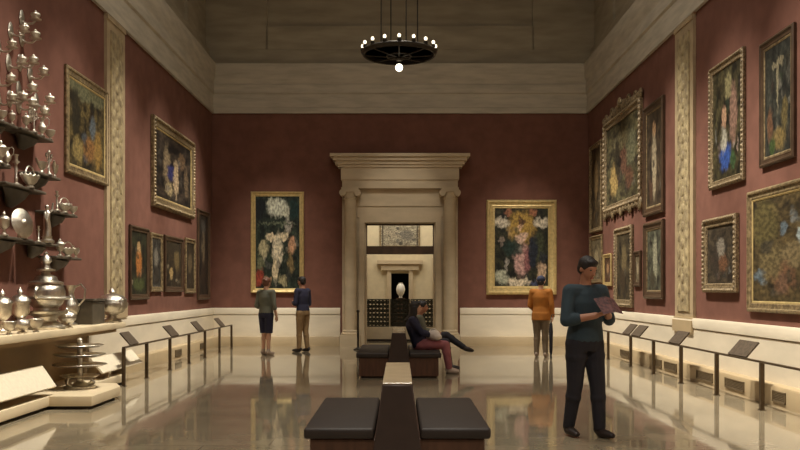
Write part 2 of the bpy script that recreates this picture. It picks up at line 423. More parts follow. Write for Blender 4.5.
# ------------------------------------------------------------------ framed paintings
def rectloop(bm, w, h, prof):
    """closed profile (inset, height) carried round a w x h rectangle in the x-z plane; out of the wall is -y"""
    rings = []
    for o, d in prof:
        x, z = w/2-o, h/2-o
        rings.append([bm.verts.new((sx*x, -d, sz*z)) for sx, sz in ((-1, -1), (1, -1), (1, 1), (-1, 1))])
    n = len(rings)
    for i in range(n):
        a, c = rings[i], rings[(i+1) % n]
        for k in range(4): bm.faces.new((a[k], a[(k+1) % 4], c[(k+1) % 4], c[k]))
    return bm
def make_painting(label, loc, rz, w, h, fw, depth, frame_m, style, canvas_m, liner=None, tilt=0.0):
    r = thing('framed_painting', label, 'painting', loc, rz); r.rotation_euler = (tilt, 0, rz)
    b = NB()
    rectloop(b, w, h, [(0, .006), (0, depth*.72), (fw*.10, depth*.85), (fw*.18, depth), (fw*.34, depth), (fw*.44, depth*.72), (fw*.72, depth*.58), (fw*.84, depth*.66), (fw*.94, depth*.6), (fw, depth*.42), (fw, .006)])
    obj('frame', b, frame_m, r, 30)
    if style in ('beaded', 'carved'):                     # one continuous scalloped moulding round the frame
        b = NB(); st = .07 if style == 'beaded' else .12; o = fw*.26; amp = .10*fw if style == 'beaded' else .16*fw
        hw_, hh_ = w/2-o, h/2-o
        pts = []
        for (xa, za), (xb, zb) in (((-hw_, -hh_), (hw_, -hh_)), ((hw_, -hh_), (hw_, hh_)), ((hw_, hh_), (-hw_, hh_)), ((-hw_, hh_), (-hw_, -hh_))):
            L = math.hypot(xb-xa, zb-za); n = max(3, int(L/st))*8
            nx, nz = (zb-za)/L, -(xb-xa)/L
            for i in range(n):
                t = i/n; k = abs(math.sin(PI*i/8)); pts.append((xa+(xb-xa)*t, za+(zb-za)*t, nx, nz, k))
        rings = []
        for x, z, nx, nz, k in pts:
            r1 = fw*.10+amp*k; hgt = depth*(.95+.16*k)
            rings.append([b.verts.new((x+nx*q*r1, -d_*hgt, z+nz*q*r1)) for q, d_ in ((-1, .7), (-.6, .98), (0, 1.08), (.6, .98), (1, .7))])
        for i in range(len(rings)):
            p, q = rings[i], rings[(i+1) % len(rings)]
            for j in range(4): b.faces.new((p[j], q[j], q[j+1], p[j+1]))
            b.faces.new((p[4], q[4], q[0], p[0]))
        obj('carved_beading' if style == 'carved' else 'beading', b, frame_m, r, 60)
    if liner:
        b = NB(); l = min(.035, fw*.35)
        rectloop(b, w-2*fw+.01, h-2*fw+.01, [(0, .01), (0, depth*.45), (l*.5, depth*.5), (l, depth*.36), (l, .01)]); obj('liner', b, liner, r, 30)
    b = NB(); cw, ch = w-2*fw+.02, h-2*fw+.02
    box(b, -cw/2, cw/2, -depth*.30, -.004, -ch/2, ch/2)
    uvl = b.loops.layers.uv.new('UVMap')
    for f in b.faces:
        for lp in f.loops: lp[uvl].uv = (lp.vert.co.x/cw+.5, lp.vert.co.z/ch+.5)
    obj('canvas', b, canvas_m, r)
    return r
def side_painting(side, label, xn, xf, top, bot, fw, depth, fm, style, cm, liner=None, tilt=0.0):
    """xn, xf = near and far edge in the photo; top, bot = ((x,y),(x,y)) points on the edges"""
    X = WX-depth
    Y0, Y1 = F*X/abs(xn-VX), F*X/abs(xf-VX)
    zt = sum(wall_yz(x, y, X)[1] for x, y in top)/len(top); zb = sum(wall_yz(x, y, X)[1] for x, y in bot)/len(bot)
    return make_painting(label, (side*(WX-.002), (Y0+Y1)/2, (zt+zb)/2), -side*PI/2, Y1-Y0, zt-zb, fw, depth, fm, style, cm, liner, tilt)
K = (26, 22, 18)
G, OG, DW, CV = M['gold'], M['oldgold'], M['darkwood'], M['carved']
# left wall
side_painting(-1, 'large gold-framed brown figure painting between the silver display and the gilt pilaster', 67.5, 109.5, [(66.5, 65), (108, 89.6)], [(65, 173.5), (105.5, 183.6)], .13, .055, OG, 'plain',
  paint_mat('painting_a', (112, 96, 58), (40, 34, 24), [(.5, .92, .6, .14, (120, 118, 88)), (.2, .6, .12, .35, (46, 42, 30)), (.55, .28, .22, .16, (140, 100, 58)), (.8, .3, .12, .25, (150, 118, 62)), (.25, .22, .16, .16, (150, 130, 80)), (.65, .55, .1, .14, (96, 110, 120), .7)], 1), M['gold'])
side_painting(-1, 'deep pale-framed painting of crowded blue and white figures hung above four small pictures', 155, 195.5, [(157.3, 118.6), (195.7, 140.6)], [(156, 208), (195, 217.6)], .20, .09, OG, 'beaded',
  paint_mat('painting_b', (78, 66, 54), (26, 22, 20), [(.3, .55, .10, .3, (150, 130, 100)), (.42, .45, .12, .14, (56, 58, 110)), (.55, .4, .08, .32, (196, 170, 134)), (.72, .7, .12, .14, (120, 96, 70)), (.35, .2, .12, .12, (180, 160, 120)), (.85, .4, .07, .26, (120, 100, 76))], 2), M['gold'])
rows = [('narrow dark-framed picture of an orange figure, nearest the gilt pilaster in the low row', 131.3, 150, [(131.5, 224), (149.5, 229.3)], [(131.5, 301), (149.5, 298)], .10, .055, DW, (60, 62, 40), [(.5, .5, .2, .26, (190, 122, 62)), (.5, .75, .12, .1, (196, 160, 110)), (.5, .16, .4, .12, (84, 92, 54))]),
  ('small grey-toned picture, second from the gilt pilaster in the low row', 152, 163.5, [(152.3, 233), (163.5, 234)], [(152.3, 291.7), (163.5, 291.7)], .10, .05, OG, (96, 92, 84), [(.5, .6, .25, .2, (140, 132, 118)), (.5, .25, .3, .15, (66, 60, 52))]),
  ('small brown picture with a pale blotch, third from the gilt pilaster in the low row', 166, 184, [(166.5, 235.5), (184, 238)], [(166.5, 292), (184, 291.5)], .11, .055, DW, (84, 70, 48), [(.35, .3, .12, .14, (190, 160, 106)), (.7, .6, .2, .25, (116, 98, 64)), (.5, .85, .4, .12, (60, 52, 38))]),
  ('small dim brown picture, fourth in the low row beside the tall narrow one', 186.3, 196.3, [(186.5, 238), (196, 239)], [(186.5, 294), (196, 292.5)], .11, .05, OG, (86, 74, 54), [(.5, .55, .3, .25, (112, 96, 70)), (.5, .2, .3, .1, (66, 54, 40))]),
  ('tall narrow dark picture at the far end of the left red wall', 199, 210.5, [(199.5, 208.5), (210.5, 213)], [(199.5, 300), (210.5, 299)], .12, .06, DW, (70, 60, 48), [(.5, .6, .2, .25, (124, 108, 84)), (.5, .25, .25, .15, (60, 48, 38)), (.5, .85, .3, .08, (88, 84, 76))])]
for i, (lb, xn, xf, tp, bt, fw, d, fm, c, bl) in enumerate(rows):
    side_painting(-1, lb, xn, xf, tp, bt, fw, d, fm, 'plain', paint_mat('painting_row_%d' % i, c, K, bl, 3+i))
# right wall
side_painting(1, 'very large painting in a crested carved frame high on the right wall', 639, 602.5, [(602.7, 122), (638.5, 100.5)], [(605.8, 211), (641.5, 202)], .17, .09, CV, 'carved',
  paint_mat('painting_c', (112, 104, 72), (52, 46, 34), [(.25, .3, .14, .22, (190, 160, 100)), (.55, .5, .14, .2, (122, 86, 68)), (.75, .6, .16, .25, (120, 118, 90)), (.45, .75, .25, .12, (140, 130, 96)), (.35, .55, .08, .3, (60, 54, 40)), (.7, .25, .14, .14, (110, 78, 60))], 11))
BIG = bpy.context.scene.objects[-1]
big = [o for o in SC.objects if o.get('label', '').startswith('very large painting')][0]
side_painting(1, 'tall dark-framed picture of a pale figure, upper of two beside the gilt pilaster', 661.8, 642.2, [(643, 108), (663.3, 94)], [(644.7, 215), (663.3, 213)], .15, .07, DW, 'plain',
  paint_mat('painting_d', (96, 80, 60), (44, 36, 28), [(.5, .45, .16, .4, (176, 160, 130)), (.5, .8, .12, .08, (190, 150, 110)), (.3, .2, .15, .15, (84, 60, 44))], 12), M['oldgold'])
side_painting(1, 'narrow gold-framed picture high in the far right corner beside the carved frame', 600.5, 589, [(589, 147), (600.5, 139)], [(590, 232), (600, 232)], .11, .06, OG, 'plain',
  paint_mat('painting_e', (110, 92, 62), (50, 40, 28), [(.5, .6, .2, .25, (150, 124, 84))], 13))
side_painting(1, 'pale picture low in the far right corner, nearest the back wall', 601, 589, [(588.7, 237), (601, 234)], [(589, 283), (600, 283)], .10, .055, OG, 'plain',
  paint_mat('painting_f', (150, 136, 104), (84, 72, 52), [(.5, .5, .25, .25, (176, 160, 124))], 14))
side_painting(1, 'tiny gold-framed picture low on the right wall beside the dark ornate frame', 610.5, 602.5, [(602, 255), (610, 253)], [(602, 286), (610, 286)], .09, .05, G, 'plain',
  paint_mat('painting_g', (130, 96, 70), (70, 48, 36), [(.5, .55, .2, .22, (190, 150, 110))], 15))
side_painting(1, 'tall picture in an ornate dark frame, low on the wall behind the walking man', 630.7, 613.5, [(613.5, 227.5), (630.7, 226)], [(613.5, 306), (630.7, 308)], .16, .07, CV, 'beaded',
  paint_mat('painting_h', (92, 80, 56), (36, 30, 22), [(.5, .6, .2, .25, (120, 104, 72)), (.4, .3, .2, .2, (70, 56, 40))], 16))
side_painting(1, 'small dark-framed picture hung low between two taller ones on the right wall', 639.5, 632.5, [(634, 251), (641.5, 250)], [(634, 286.5), (641.5, 286.5)], .10, .055, DW, 'plain',
  paint_mat('painting_i', (150, 134, 104), (84, 70, 52), [(.5, .5, .2, .25, (190, 170, 136))], 17))
side_painting(1, 'dark-framed grey picture, lower of two beside the gilt pilaster', 661.5, 642.5, [(644.7, 223), (663, 218.5)], [(644.7, 299), (664, 299)], .14, .075, DW, 'plain',
  paint_mat('painting_j', (104, 104, 84), (50, 48, 40), [(.55, .5, .16, .4, (160, 156, 130)), (.4, .2, .2, .14, (70, 64, 48))], 18), M['oldgold'])
side_painting(1, 'tall gold-framed painting with a blue and white figure, hung above the beaded frame', 742, 708, [(709, 66), (742, 50)], [(714, 188), (744, 180)], .12, .06, CV, 'beaded',
  paint_mat('painting_k', (92, 84, 56), (36, 32, 22), [(.45, .2, .22, .14, (64, 98, 176)), (.4, .35, .12, .12, (196, 190, 170)), (.72, .55, .14, .3, (156, 122, 104)), (.55, .82, .14, .12, (150, 140, 100)), (.7, .15, .1, .1, (70, 96, 60)), (.4, .55, .1, .1, (190, 150, 120))], 19))
side_painting(1, 'dark painting of pale branching shapes, topmost at the right end of the right wall', 792.5, 758.5, [(760, 38), (796, 26)], [(764, 165), (795, 158)], .10, .055, DW, 'plain',
  paint_mat('painting_l', (72, 72, 62), (38, 38, 34), [(.5, .62, .05, .24, (150, 140, 112)), (.42, .80, .14, .04, (150, 140, 112)), (.62, .82, .12, .04, (140, 130, 104)), (.22, .3, .12, .16, (112, 80, 58)), (.55, .15, .25, .12, (130, 110, 66)), (.75, .35, .12, .16, (110, 96, 60)), (.3, .1, .12, .08, (66, 84, 44))], 20), M['oldgold'])
side_painting(1, 'small beaded-frame picture hung low beside the gilt pilaster on the near right wall', 734.5, 701.5, [(702.5, 218), (736, 214.5)], [(704, 294), (736, 291)], .14, .075, CV, 'beaded',
  paint_mat('painting_m', (92, 80, 62), (42, 36, 30), [(.5, .6, .18, .2, (150, 140, 124)), (.6, .35, .2, .15, (120, 84, 60)), (.3, .4, .15, .3, (60, 52, 44))], 21))
side_painting(1, 'biggest low landscape painting in a plain gold frame at the photo right edge', 860, 746, [(747, 191), (800, 179)], [(754, 312), (800, 314.5)], .12, .06, OG, 'plain',
  paint_mat('painting_n', (104, 88, 56), (52, 44, 30), [(.60, .80, .05, .16, (140, 184, 208)), (.56, .62, .07, .14, (170, 182, 180)), (.35, .25, .14, .18, (116, 84, 60)), (.22, .4, .14, .2, (112, 98, 66)), (.45, .45, .14, .12, (126, 110, 78)), (.8, .5, .14, .5, (60, 60, 46)), (.15, .75, .16, .25, (96, 86, 52))], 22), M['gold'])
# carved crest and foot of the very large frame
ws = big.children[0].dimensions
b = NB(); hw = 1.52; random.seed(5)
bb = [v.co for v in [c for c in big.children if c.name.startswith('frame')][0].data.vertices]
hw = max(v.x for v in bb); hh = max(v.z for v in bb)
for i in range(17):
    t = -1+2*i/16; hgt = .13+.16*math.exp(-(t*2.2)**2)+(.05 if i in (0, 16) else 0)
    ball(b, (t*hw*.98, -.05, hh+hgt*.35), (.13, .04, hgt*.55), Matrix.Rotation(-t*.6, 3, 'Y'), 10, 8)
for s in (-1, 1):
    torus(b, (s*hw*.45, -.07, hh+.12), .10, .03, 18, 6, 'Y'); torus(b, (s*hw*.80, -.07, hh+.09), .08, .028, 18, 6, 'Y')
ball(b, (0, -.08, hh+.20), (.13, .05, .12), u=12, v=8)
obj('crest', b, M['carved'], big, 60)
b = NB()
for i in range(13):
    t = -1+2*i/12; hgt = .08+.07*(i % 3 == 0)
    ball(b, (t*hw*.96, -.05, -hh-hgt*.3), (.12, .04, hgt), Matrix.Rotation(t*.5, 3, 'Y'), 10, 8)
obj('carved_foot', b, M['carved'], big, 60)
# back wall
def back_painting(label, x0, x1, y0, y1, *a, **k):
    Y = YB-.09
    X0, zt = at(x0, y0, Y); X1, zb = at(x1, y1, Y)
    return make_painting(label, ((X0+X1)/2, YB-.002, (zt+zb)/2), 0, X1-X0, zt-zb, *a, **k)
back_painting('upright dark green painting of pale bodies on the back wall left of the portal', 250.6, 303.9, 191.5, 293, .095, .10, G, 'plain',
  paint_mat('painting_p', (58, 70, 54), (18, 24, 20), [(.12, .85, .14, .14, (22, 26, 30)), (.85, .85, .12, .12, (24, 52, 48)), (.50, .86, .24, .11, (232, 232, 208)), (.36, .92, .10, .05, (226, 226, 200)), (.66, .80, .10, .06, (214, 212, 186)), (.5, .70, .44, .02, (110, 116, 92)), (.50, .42, .12, .20, (255, 240, 204)), (.36, .56, .12, .045, (246, 226, 186)), (.63, .57, .12, .045, (246, 226, 186)), (.45, .22, .07, .12, (240, 220, 178)), (.80, .46, .09, .10, (232, 178, 136)), (.78, .28, .08, .12, (150, 128, 84)), (.20, .44, .12, .10, (206, 194, 150)), (.14, .28, .10, .08, (120, 120, 90)), (.12, .13, .10, .10, (160, 66, 48)), (.30, .10, .09, .06, (170, 140, 104)), (.62, .10, .12, .07, (176, 164, 124))], 31, 9), M['gold'])
back_painting('bright gold-framed painting of a pink-robed figure on clouds, right of the portal', 486.6, 556.8, 199.8, 294.5, .19, .12, G, 'plain',
  paint_mat('painting_q', (62, 60, 40), (22, 22, 18), [(.5, .74, .26, .24, (196, 158, 78)), (.80, .5, .12, .2, (70, 74, 50)), (.15, .80, .15, .08, (226, 212, 186)), (.85, .80, .15, .08, (226, 212, 186)), (.27, .93, .09, .05, (170, 112, 80)), (.71, .93, .09, .05, (170, 112, 80)), (.50, .36, .16, .22, (222, 176, 164)), (.60, .34, .06, .18, (150, 96, 96)), (.36, .50, .20, .13, (40, 60, 52)), (.70, .44, .09, .24, (36, 42, 56)), (.5, .62, .12, .07, (232, 196, 172)), (.49, .77, .06, .055, (232, 190, 152)), (.49, .83, .08, .035, (96, 64, 44)), (.14, .13, .14, .10, (190, 190, 164)), (.46, .07, .24, .06, (236, 218, 186)), (.86, .20, .09, .14, (206, 174, 142)), (.74, .06, .12, .05, (70, 74, 100))], 32, 9), M['gold'])

# ------------------------------------------------------------------ silver
PROTO = {}
def handle(bm, x, z, R, r=.02, s=1):
    torus(bm, (x, 0, z), R, r, 14, 6, 'Y', -PI/2 if s > 0 else PI/2, PI/2 if s > 0 else 3*PI/2)
def P_cup():
    b = NB(); lathe(b, [(.17, 0), (.18, .03), (.09, .07), (.05, .14), (.07, .20), (.05, .25), (.12, .30), (.20, .40), (.21, .60), (.23, .66)], 20)
    l = NB(); lathe(l, [(.24, .665), (.23, .70), (.15, .78), (.06, .82)], 20)
    k = NB(); lathe(k, [(.03, .815), (.07, .88), (.05, .92), (.02, .97), (0, 1.0)], 14)
    return [('body', b), ('lid', l), ('finial', k)]
def P_stick():
    b = NB(); lathe(b, [(.20, 0), (.20, .03), (.12, .07), (.05, .12), (.07, .25), (.035, .32), (.06, .55), (.04, .64), (.05, .70)], 18)
    k = NB(); lathe(k, [(.04, .70), (.12, .76), (.12, .79), (.06, .80), (.06, .94), (.09, 1.0), (.05, 1.0)], 18)
    return [('stem', b), ('socket', k)]
def P_ewer():
    b = NB(); lathe(b, [(.17, 0), (.17, .03), (.08, .08), (.06, .15), (.16, .25), (.22, .38), (.20, .52), (.11, .66), (.09, .78), (.13, .90), (.15, .95)], 20)
    h = NB(); path(h, [(.12, 0, .9), (.26, 0, .98), (.36, 0, .85), (.34, 0, .62), (.20, 0, .46)], [.02, .024, .026, .024, .02], 8)
    s = NB(); path(s, [(-.06, 0, .88), (-.18, 0, .94), (-.26, 0, 1.0)], [(.06, .05), (.05, .035), .02], 8)
    return [('body', b), ('handle', h), ('spout', s)]
def P_bowl():
    b = NB(); lathe(b, [(.24, 0), (.24, .06), (.12, .16), (.12, .26), (.36, .42), (.52, .72), (.56, 1.0), (.50, .98), (.30, .55), (0, .45)], 24)
    r = NB(); torus(r, (0, 0, .99), .55, .035, 28, 6)
    return [('bowl', b), ('rim', r)]
def P_platter():
    b = NB(); lathe(b, [(0, .05), (.30, .05), (.36, .02), (.48, 0), (.5, .02), (.37, .06), (.30, .09), (0, .09)], 28)
    bmesh.ops.rotate(b, verts=b.verts[:], cent=(0, 0, 0), matrix=Matrix.Rotation(PI/2-.18, 3, 'Y'))
    for v in b.verts: v.co.z += .5
    e = NB(); lathe(e, [(0, .08), (.10, .09), (.12, .12), (.06, .15), (0, .16)], 16)
    bmesh.ops.rotate(e, verts=e.verts[:], cent=(0, 0, 0), matrix=Matrix.Rotation(PI/2-.18, 3, 'Y'))
    for v in e.verts: v.co.z += .5
    s = NB(); box(s, -.16, .10, -.16, .16, 0, .03); box(s, -.16, -.12, -.04, .04, 0, .45)
    return [('dish', b), ('boss', e), ('stand', s)]
def P_urn():
    b = NB(); lathe(b, [(.26, 0), (.27, .05), (.14, .12), (.12, .18), (.30, .28), (.42, .42), (.44, .55), (.40, .62)], 24)
    l = NB(); lathe(l, [(.42, .625), (.41, .66), (.28, .76), (.12, .82)], 24)
    k = NB(); lathe(k, [(.05, .815), (.09, .88), (.05, .95), (0, 1.0)], 14)
    out = [('body', b), ('lid', l), ('finial', k)]
    for s in (-1, 1):
        h = NB(); torus(h, (0, s*.46, .48), .12, .03, 14, 6, 'X', -PI/2 if s > 0 else PI/2, PI/2 if s > 0 else 3*PI/2); out.append(('handle', h))
    return out
def P_basket():
    b = NB(); lathe(b, [(.30, 0), (.30, .06), (.20, .12), (.44, .30), (.62, .55), (.58, .54), (.40, .34), (0, .26)], 24, sx=.6)
    h = NB(); torus(h, (0, 0, .52), .47, .03, 20, 6, 'X', 0, PI)
    f = NB()
    path(f, [(.35*math.cos(2*PI*i/48), .59*math.sin(2*PI*i/48), .55+.045*math.sin(2*PI*i/4)) for i in range(49)], [.03+.015*(i % 4 == 1) for i in range(49)], 6)
    return [('bowl', b), ('handle', h), ('scalloped_rim', f)]
def P_boat():
    b = NB(); lathe(b, [(.14, 0), (.15, .08), (.08, .18), (.24, .34), (.36, .62), (.38, .80), (.33, .78), (.2, .45), (0, .4)], 20, sx=.6, sy=1.25)
    h = NB(); torus(h, (0, .48, .62), .20, .035, 14, 6, 'X', -PI/2, PI/2)
    s = NB(); path(s, [(0, -.36, .62), (0, -.52, .84), (0, -.62, 1.0)], [(.14, .06), (.10, .05), (.05, .03)], 10)
    return [('bowl', b), ('handle', h), ('spout', s)]
def P_candelabrum():
    b = NB(); lathe(b, [(.16, 0), (.16, .03), (.07, .07), (.035, .14), (.05, .26), (.03, .36), (.04, .60), (.03, .82), (.06, .88), (.06, .95), (.03, 1.0)], 16)
    out = [('stem', b)]
    for s in (-1, 1):
        a = NB(); path(a, [(0, 0, .58), (0, s*.10, .54), (0, s*.20, .60), (0, s*.22, .72)], .02, 8)
        lathe(a, [(.02, .70), (.07, .74), (.07, .76), (.04, .77), (.045, .86), (.03, .86)], 12, (0, s*.22, 0)); out.append(('arm', a))
    return out
def P_figure():
    b = NB(); lathe(b, [(.16, 0), (.17, .06), (.10, .10), (.12, .16)], 16)
    f = NB(); path(f, [(0, 0, .15), (0, .02, .35), (0, -.01, .55), (0, 0, .72), (0, 0, .78)], [(.10, .10), (.09, .08), (.08, .07), (.09, .06), .03], 12)
    ball(f, (0, 0, .85), (.05, .055, .065)); path(f, [(0, .07, .72), (.02, .16, .80), (.02, .18, .97)], [.03, .026, .02], 8)
    path(f, [(0, -.08, .72), (.06, -.14, .60), (.08, -.08, .48)], [.03, .026, .02], 8)
    return [('base', b), ('figure', f)]
def P_fountain():
    b = NB(); lathe(b, [(.24, 0), (.25, .03), (.20, .06), (.13, .10), (.15, .16), (.26, .20), (.27, .23), (.16, .24), (.15, .27), (.20, .32), (.235, .40), (.24, .48), (.21, .55), (.19, .57)], 24)
    l = NB(); lathe(l, [(.215, .575), (.215, .60), (.15, .62), (.13, .67), (.06, .70), (.05, .73), (.11, .745), (.115, .765), (.06, .78), (.04, .85)], 22)
    k = NB(); lathe(k, [(.04, .835), (.075, .87), (.06, .92), (.025, .95), (.03, .97), (0, 1)], 14)
    out = [('vessel', b), ('lid', l), ('finial', k)]
    for s in (-1, 1):
        h = NB(); torus(h, (0, s*.25, .46), .07, .02, 14, 6, 'X', -PI/2 if s > 0 else PI/2, PI/2 if s > 0 else 3*PI/2); out.append(('handle', h))
    g = NB()
    path(g, [((.252+.014*(i % 3 == 1))*math.cos(2*PI*i/42), (.252+.014*(i % 3 == 1))*math.sin(2*PI*i/42), .40) for i in range(43)], [(.02, .05)]*43, 8, lat=(0, 0, 1))
    out.append(('gadrooning', g)); return out
def P_tiers():
    b = NB(); lathe(b, [(.30, 0), (.30, .04), (.16, .08), (.07, .14), (.05, .3), (.05, .92), (.03, .94)], 18)
    k = NB(); lathe(k, [(.03, .93), (.06, .96), (.03, .99), (0, 1.0)], 12)
    out = [('stem', b), ('finial', k)]
    for z, r in ((.20, .38), (.42, .52), (.62, .50), (.80, .46)):
        t = NB(); lathe(t, [(.05, z), (r*.8, z+.01), (r, z+.05), (r*.97, z+.06), (r*.78, z+.03), (.05, z+.025)], 24); out.append(('tray', t))
    for i in range(4):
        a = PI/4+i*PI/2; g = NB()
        path(g, [(.20*math.cos(a), .20*math.sin(a), .03), (.36*math.cos(a), .36*math.sin(a), .12), (.30*math.cos(a), .30*math.sin(a), .24)], [.03, .03, .02], 8); out.append(('scroll_foot', g))
    return out
TYPES = {'cup': ('lidded_cup', 'cup', P_cup), 'stick': ('candlestick', 'candlestick', P_stick), 'ewer': ('ewer', 'jug', P_ewer), 'bowl': ('footed_bowl', 'bowl', P_bowl),
         'platter': ('standing_platter', 'platter', P_platter), 'urn': ('tureen', 'tureen', P_urn), 'basket': ('silver_basket', 'basket', P_basket), 'boat': ('sauce_boat', 'sauce boat', P_boat),
         'cand': ('candelabrum', 'candelabrum', P_candelabrum), 'figure': ('statuette', 'statuette', P_figure), 'fountain': ('wine_fountain', 'urn', P_fountain), 'tiers': ('centrepiece_stand', 'centrepiece', P_tiers)}
def silver(kind, label, loc, h, rz=0, group='silver vessels on the left wall display'):
    nm, cat, fn = TYPES[kind]
    if kind not in PROTO:
        PROTO[kind] = [(n, to_mesh(n, bm, 40)) for n, bm in fn()]
        for n, me in PROTO[kind]: me.materials.append(M['silver'])
    r = thing(nm, label, cat, loc, rz, group); r.scale = (h, h, h)
    lid = None
    for n, me in PROTO[kind]:
        o = link(n, me, None, lid if (n == 'finial' and lid) else r)
        if n == 'lid': lid = o
    return r
XS = 4.66
def shelf(px0, px1, py, label, depth=.26, swag=False):
    """bracket shelf on the left wall whose top front edge runs px0..px1 at height py"""
    xm = (px0+px1)/2; Ym, z = wall_yz(xm, py, XS)
    y0, y1 = F*XS/(VX-px0), F*XS/(VX-px1)
    r = thing('bracket_shelf', label, 'shelf', (-WX, Ym, z), 0, 'bracket shelves on the left wall')
    L = (y1-y0)/2
    b = NB(); box(b, 0, depth, -L, L, -.032, 0); bevel(b, .008, 1); obj('shelf_top', b, M['bracket'], r)
    b = NB()
    hgt = .16 if not swag else .22
    path(b, [(depth*.42, 0, -.032), (depth*.36, 0, -.032-hgt*.4), (depth*.16, 0, -.032-hgt*.85), (.03, 0, -.032-hgt)], [(depth*.42, L*.6), (depth*.34, L*.42), (depth*.16, L*.22), (.03, L*.12)], 12, lat=(1, 0, 0))
    obj('bracket', b, M['bracket'], r, 50)
    return Ym, z, y0, y1
def on(px, z, X=XS): return (-X, F*X/(VX-px), z+.001)
def px2m(px, hp): return hp*XS/(VX-px)               # pixel height -> metres at the display plane
SH = [  # shelf span and height, its rank from the top, pieces (kind, px, height in px, description)
 (-6, 17, 122, 'first', [('bowl', 2, 9, 'low silver bowl at the left end of'), ('cup', 12, 15, 'small silver lidded cup at the right end of')]),
 (21, 53, 134, 'second', [('cup', 26, 17, 'small silver lidded cup at the left end of'), ('cand', 34, 24, 'small silver candelabrum on the left half of'), ('ewer', 42, 19, 'silver jug right of the candelabrum on'), ('bowl', 50, 9, 'low silver bowl at the right end of')]),
 (-6, 10, 164, 'third', [('cup', 1, 24, 'small silver lidded cup at the left end of'), ('ewer', 7, 19, 'small silver jug at the right end of')]),
 (37, 60, 175, 'fourth', [('boat', 42, 14, 'silver sauce boat at the left end of'), ('cand', 49, 25, 'small silver candelabrum in the middle of'), ('boat', 55, 15, 'silver sauce boat at the right end of')]),
 (6, 46, 187, 'fifth', [('stick', 16, 32, 'silver candlestick left of the basket on'), ('basket', 30, 22, 'wide silver basket in the middle of')]),
 (53, 77, 213, 'sixth', [('basket', 64.5, 15, 'silver basket in the middle of'), ('stick', 57, 20, 'silver candlestick at the left end of'), ('bowl', 73, 8, 'low silver bowl at the right end of')]),
 (-6, 33, 237, 'seventh', [('platter', 22, 30, 'big round silver platter stood upright on'), ('cup', 4, 25, 'silver lidded cup beside the upright platter on')]),
 (34, 58, 243, 'eighth', [('figure', 47, 42, 'silver statuette with a raised arm on'), ('stick', 38.5, 16, 'short silver candlestick left of the statuette on')]),
 (56, 81, 257, 'lowest', [('basket', 68, 15, 'silver basket in the middle of'), ('boat', 76, 12, 'silver sauce boat at the right end of'), ('cup', 60, 18, 'small silver lidded cup at the left end of')])]
for px0, px1, py, rank, items in SH:
    Ym, z, y0, y1 = shelf(px0, px1, py, 'dark bracket shelf on the left wall, %s' % ('lowest of all' if rank == 'lowest' else rank+' from the top'), swag=(rank == 'fifth'))
    where = 'the lowest bracket shelf' if rank == 'lowest' else 'the %s bracket shelf from the top' % rank
    for i, (k, px, hp, d) in enumerate(items):
        dx = .08 if d.startswith('silver candlestick left of the basket') else 0
        silver(k, d+' '+where, on(px, z, XS+dx), px2m(px, hp), .3*(i-1))

# silver sconces hung in four columns above the shelves
def P_sconce():
    p = NB(); lathe(p, [(0, 0), (.46, 0), (.50, .03), (.40, .07), (.12, .09), (0, .09)], 18, sy=.62)
    bmesh.ops.rotate(p, verts=p.verts[:], cent=(0, 0, 0), matrix=Matrix.Rotation(PI/2, 3, 'Y'))
    for v in p.verts: v.co.z += .5
    a = NB(); path(a, [(.06, 0, .36), (.30, 0, .22), (.62, 0, .24), (.78, 0, .40)], [.07, .055, .055, .06], 8)
    c = NB(); lathe(c, [(.06, .38), (.30, .44), (.32, .48), (.16, .50), (.20, .60), (.27, .72), (.24, .80), (.10, .86), (.05, .96), (0, 1.0)], 16, (.78, 0, 0))
    return [('backplate', p), ('arm', a), ('cup', c)]
TYPES['sconce'] = ('wall_sconce', 'sconce', P_sconce)
ORD = ['topmost', 'second from the top', 'third from the top', 'fourth from the top', 'fifth from the top']
for cname, pts in (('leftmost', [(6, 45), (5, 79), (6, 98)]), ('second', [(18, 29), (16, 61), (17, 97)]),
                   ('third', [(29, 17), (29, 36), (27, 61), (26, 88), (26, 103)]), ('rightmost', [(37, 72), (43, 100), (38, 112)])):
    for i, (px, py) in enumerate(pts):
        Y, zc = wall_yz(px, py, WX-.10); hs = 18*(WX-.10)/(VX-px)
        silver('sconce', 'small silver wall sconce, %s in the %s of four columns' % (ORD[i], cname), (-WX+.003, Y, zc-hs*.6), hs, 0, 'silver sconces above the shelves')

# silver display: ledge, platform with a projecting bay, sloped label boards
struct('wall_display_back', box(NB(), -WX-.02, -WX+.03, 5.5, LEND, .0, .88), M['case'])
LZ = .95
t = thing('display_ledge', 'long cream stone ledge carrying the row of large silver vessels', 'ledge', (-WX+.036, 9.5, .86))
b = NB(); box(b, 0, WX-.03-4.28, -4, LEND-9.5, 0, LZ-.86); bevel(b, .012, 2); obj('slab', b, M['shelfstone'], t)
b = NB(); box(b, 0, .46, -4, LEND-9.55, -.06, 0); obj('under_moulding', b, M['case'], t)
PZ = .16
t = thing('display_platform', 'low cream platform on the floor under the silver ledge, with a projecting bay', 'platform', (-WX+.036, 9.5, 0))
x1 = WX-.03-4.25
b = NB(); box(b, 0, x1, -4, LEND-9.55, .04, PZ); bevel(b, .012, 2); obj('base_slab', b, M['shelfstone'], t)
b = NB()
pr = [(x1-.03, 10.28), (WX-.03-3.74, 10.30), (WX-.03-3.74, 11.35), (WX-.03-3.92, 11.75), (x1-.03, 11.8)]
va = [b.verts.new((x, y-9.5, .04)) for x, y in pr]; vb = [b.verts.new((x, y-9.5, PZ+.004)) for x, y in pr]
b.faces.new(va[::-1]); b.faces.new(vb)
for i in range(5): b.faces.new((va[i], va[(i+1) % 5], vb[(i+1) % 5], vb[i]))
bevel(b, .01, 2); obj('bay', b, M['shelfstone'], t)
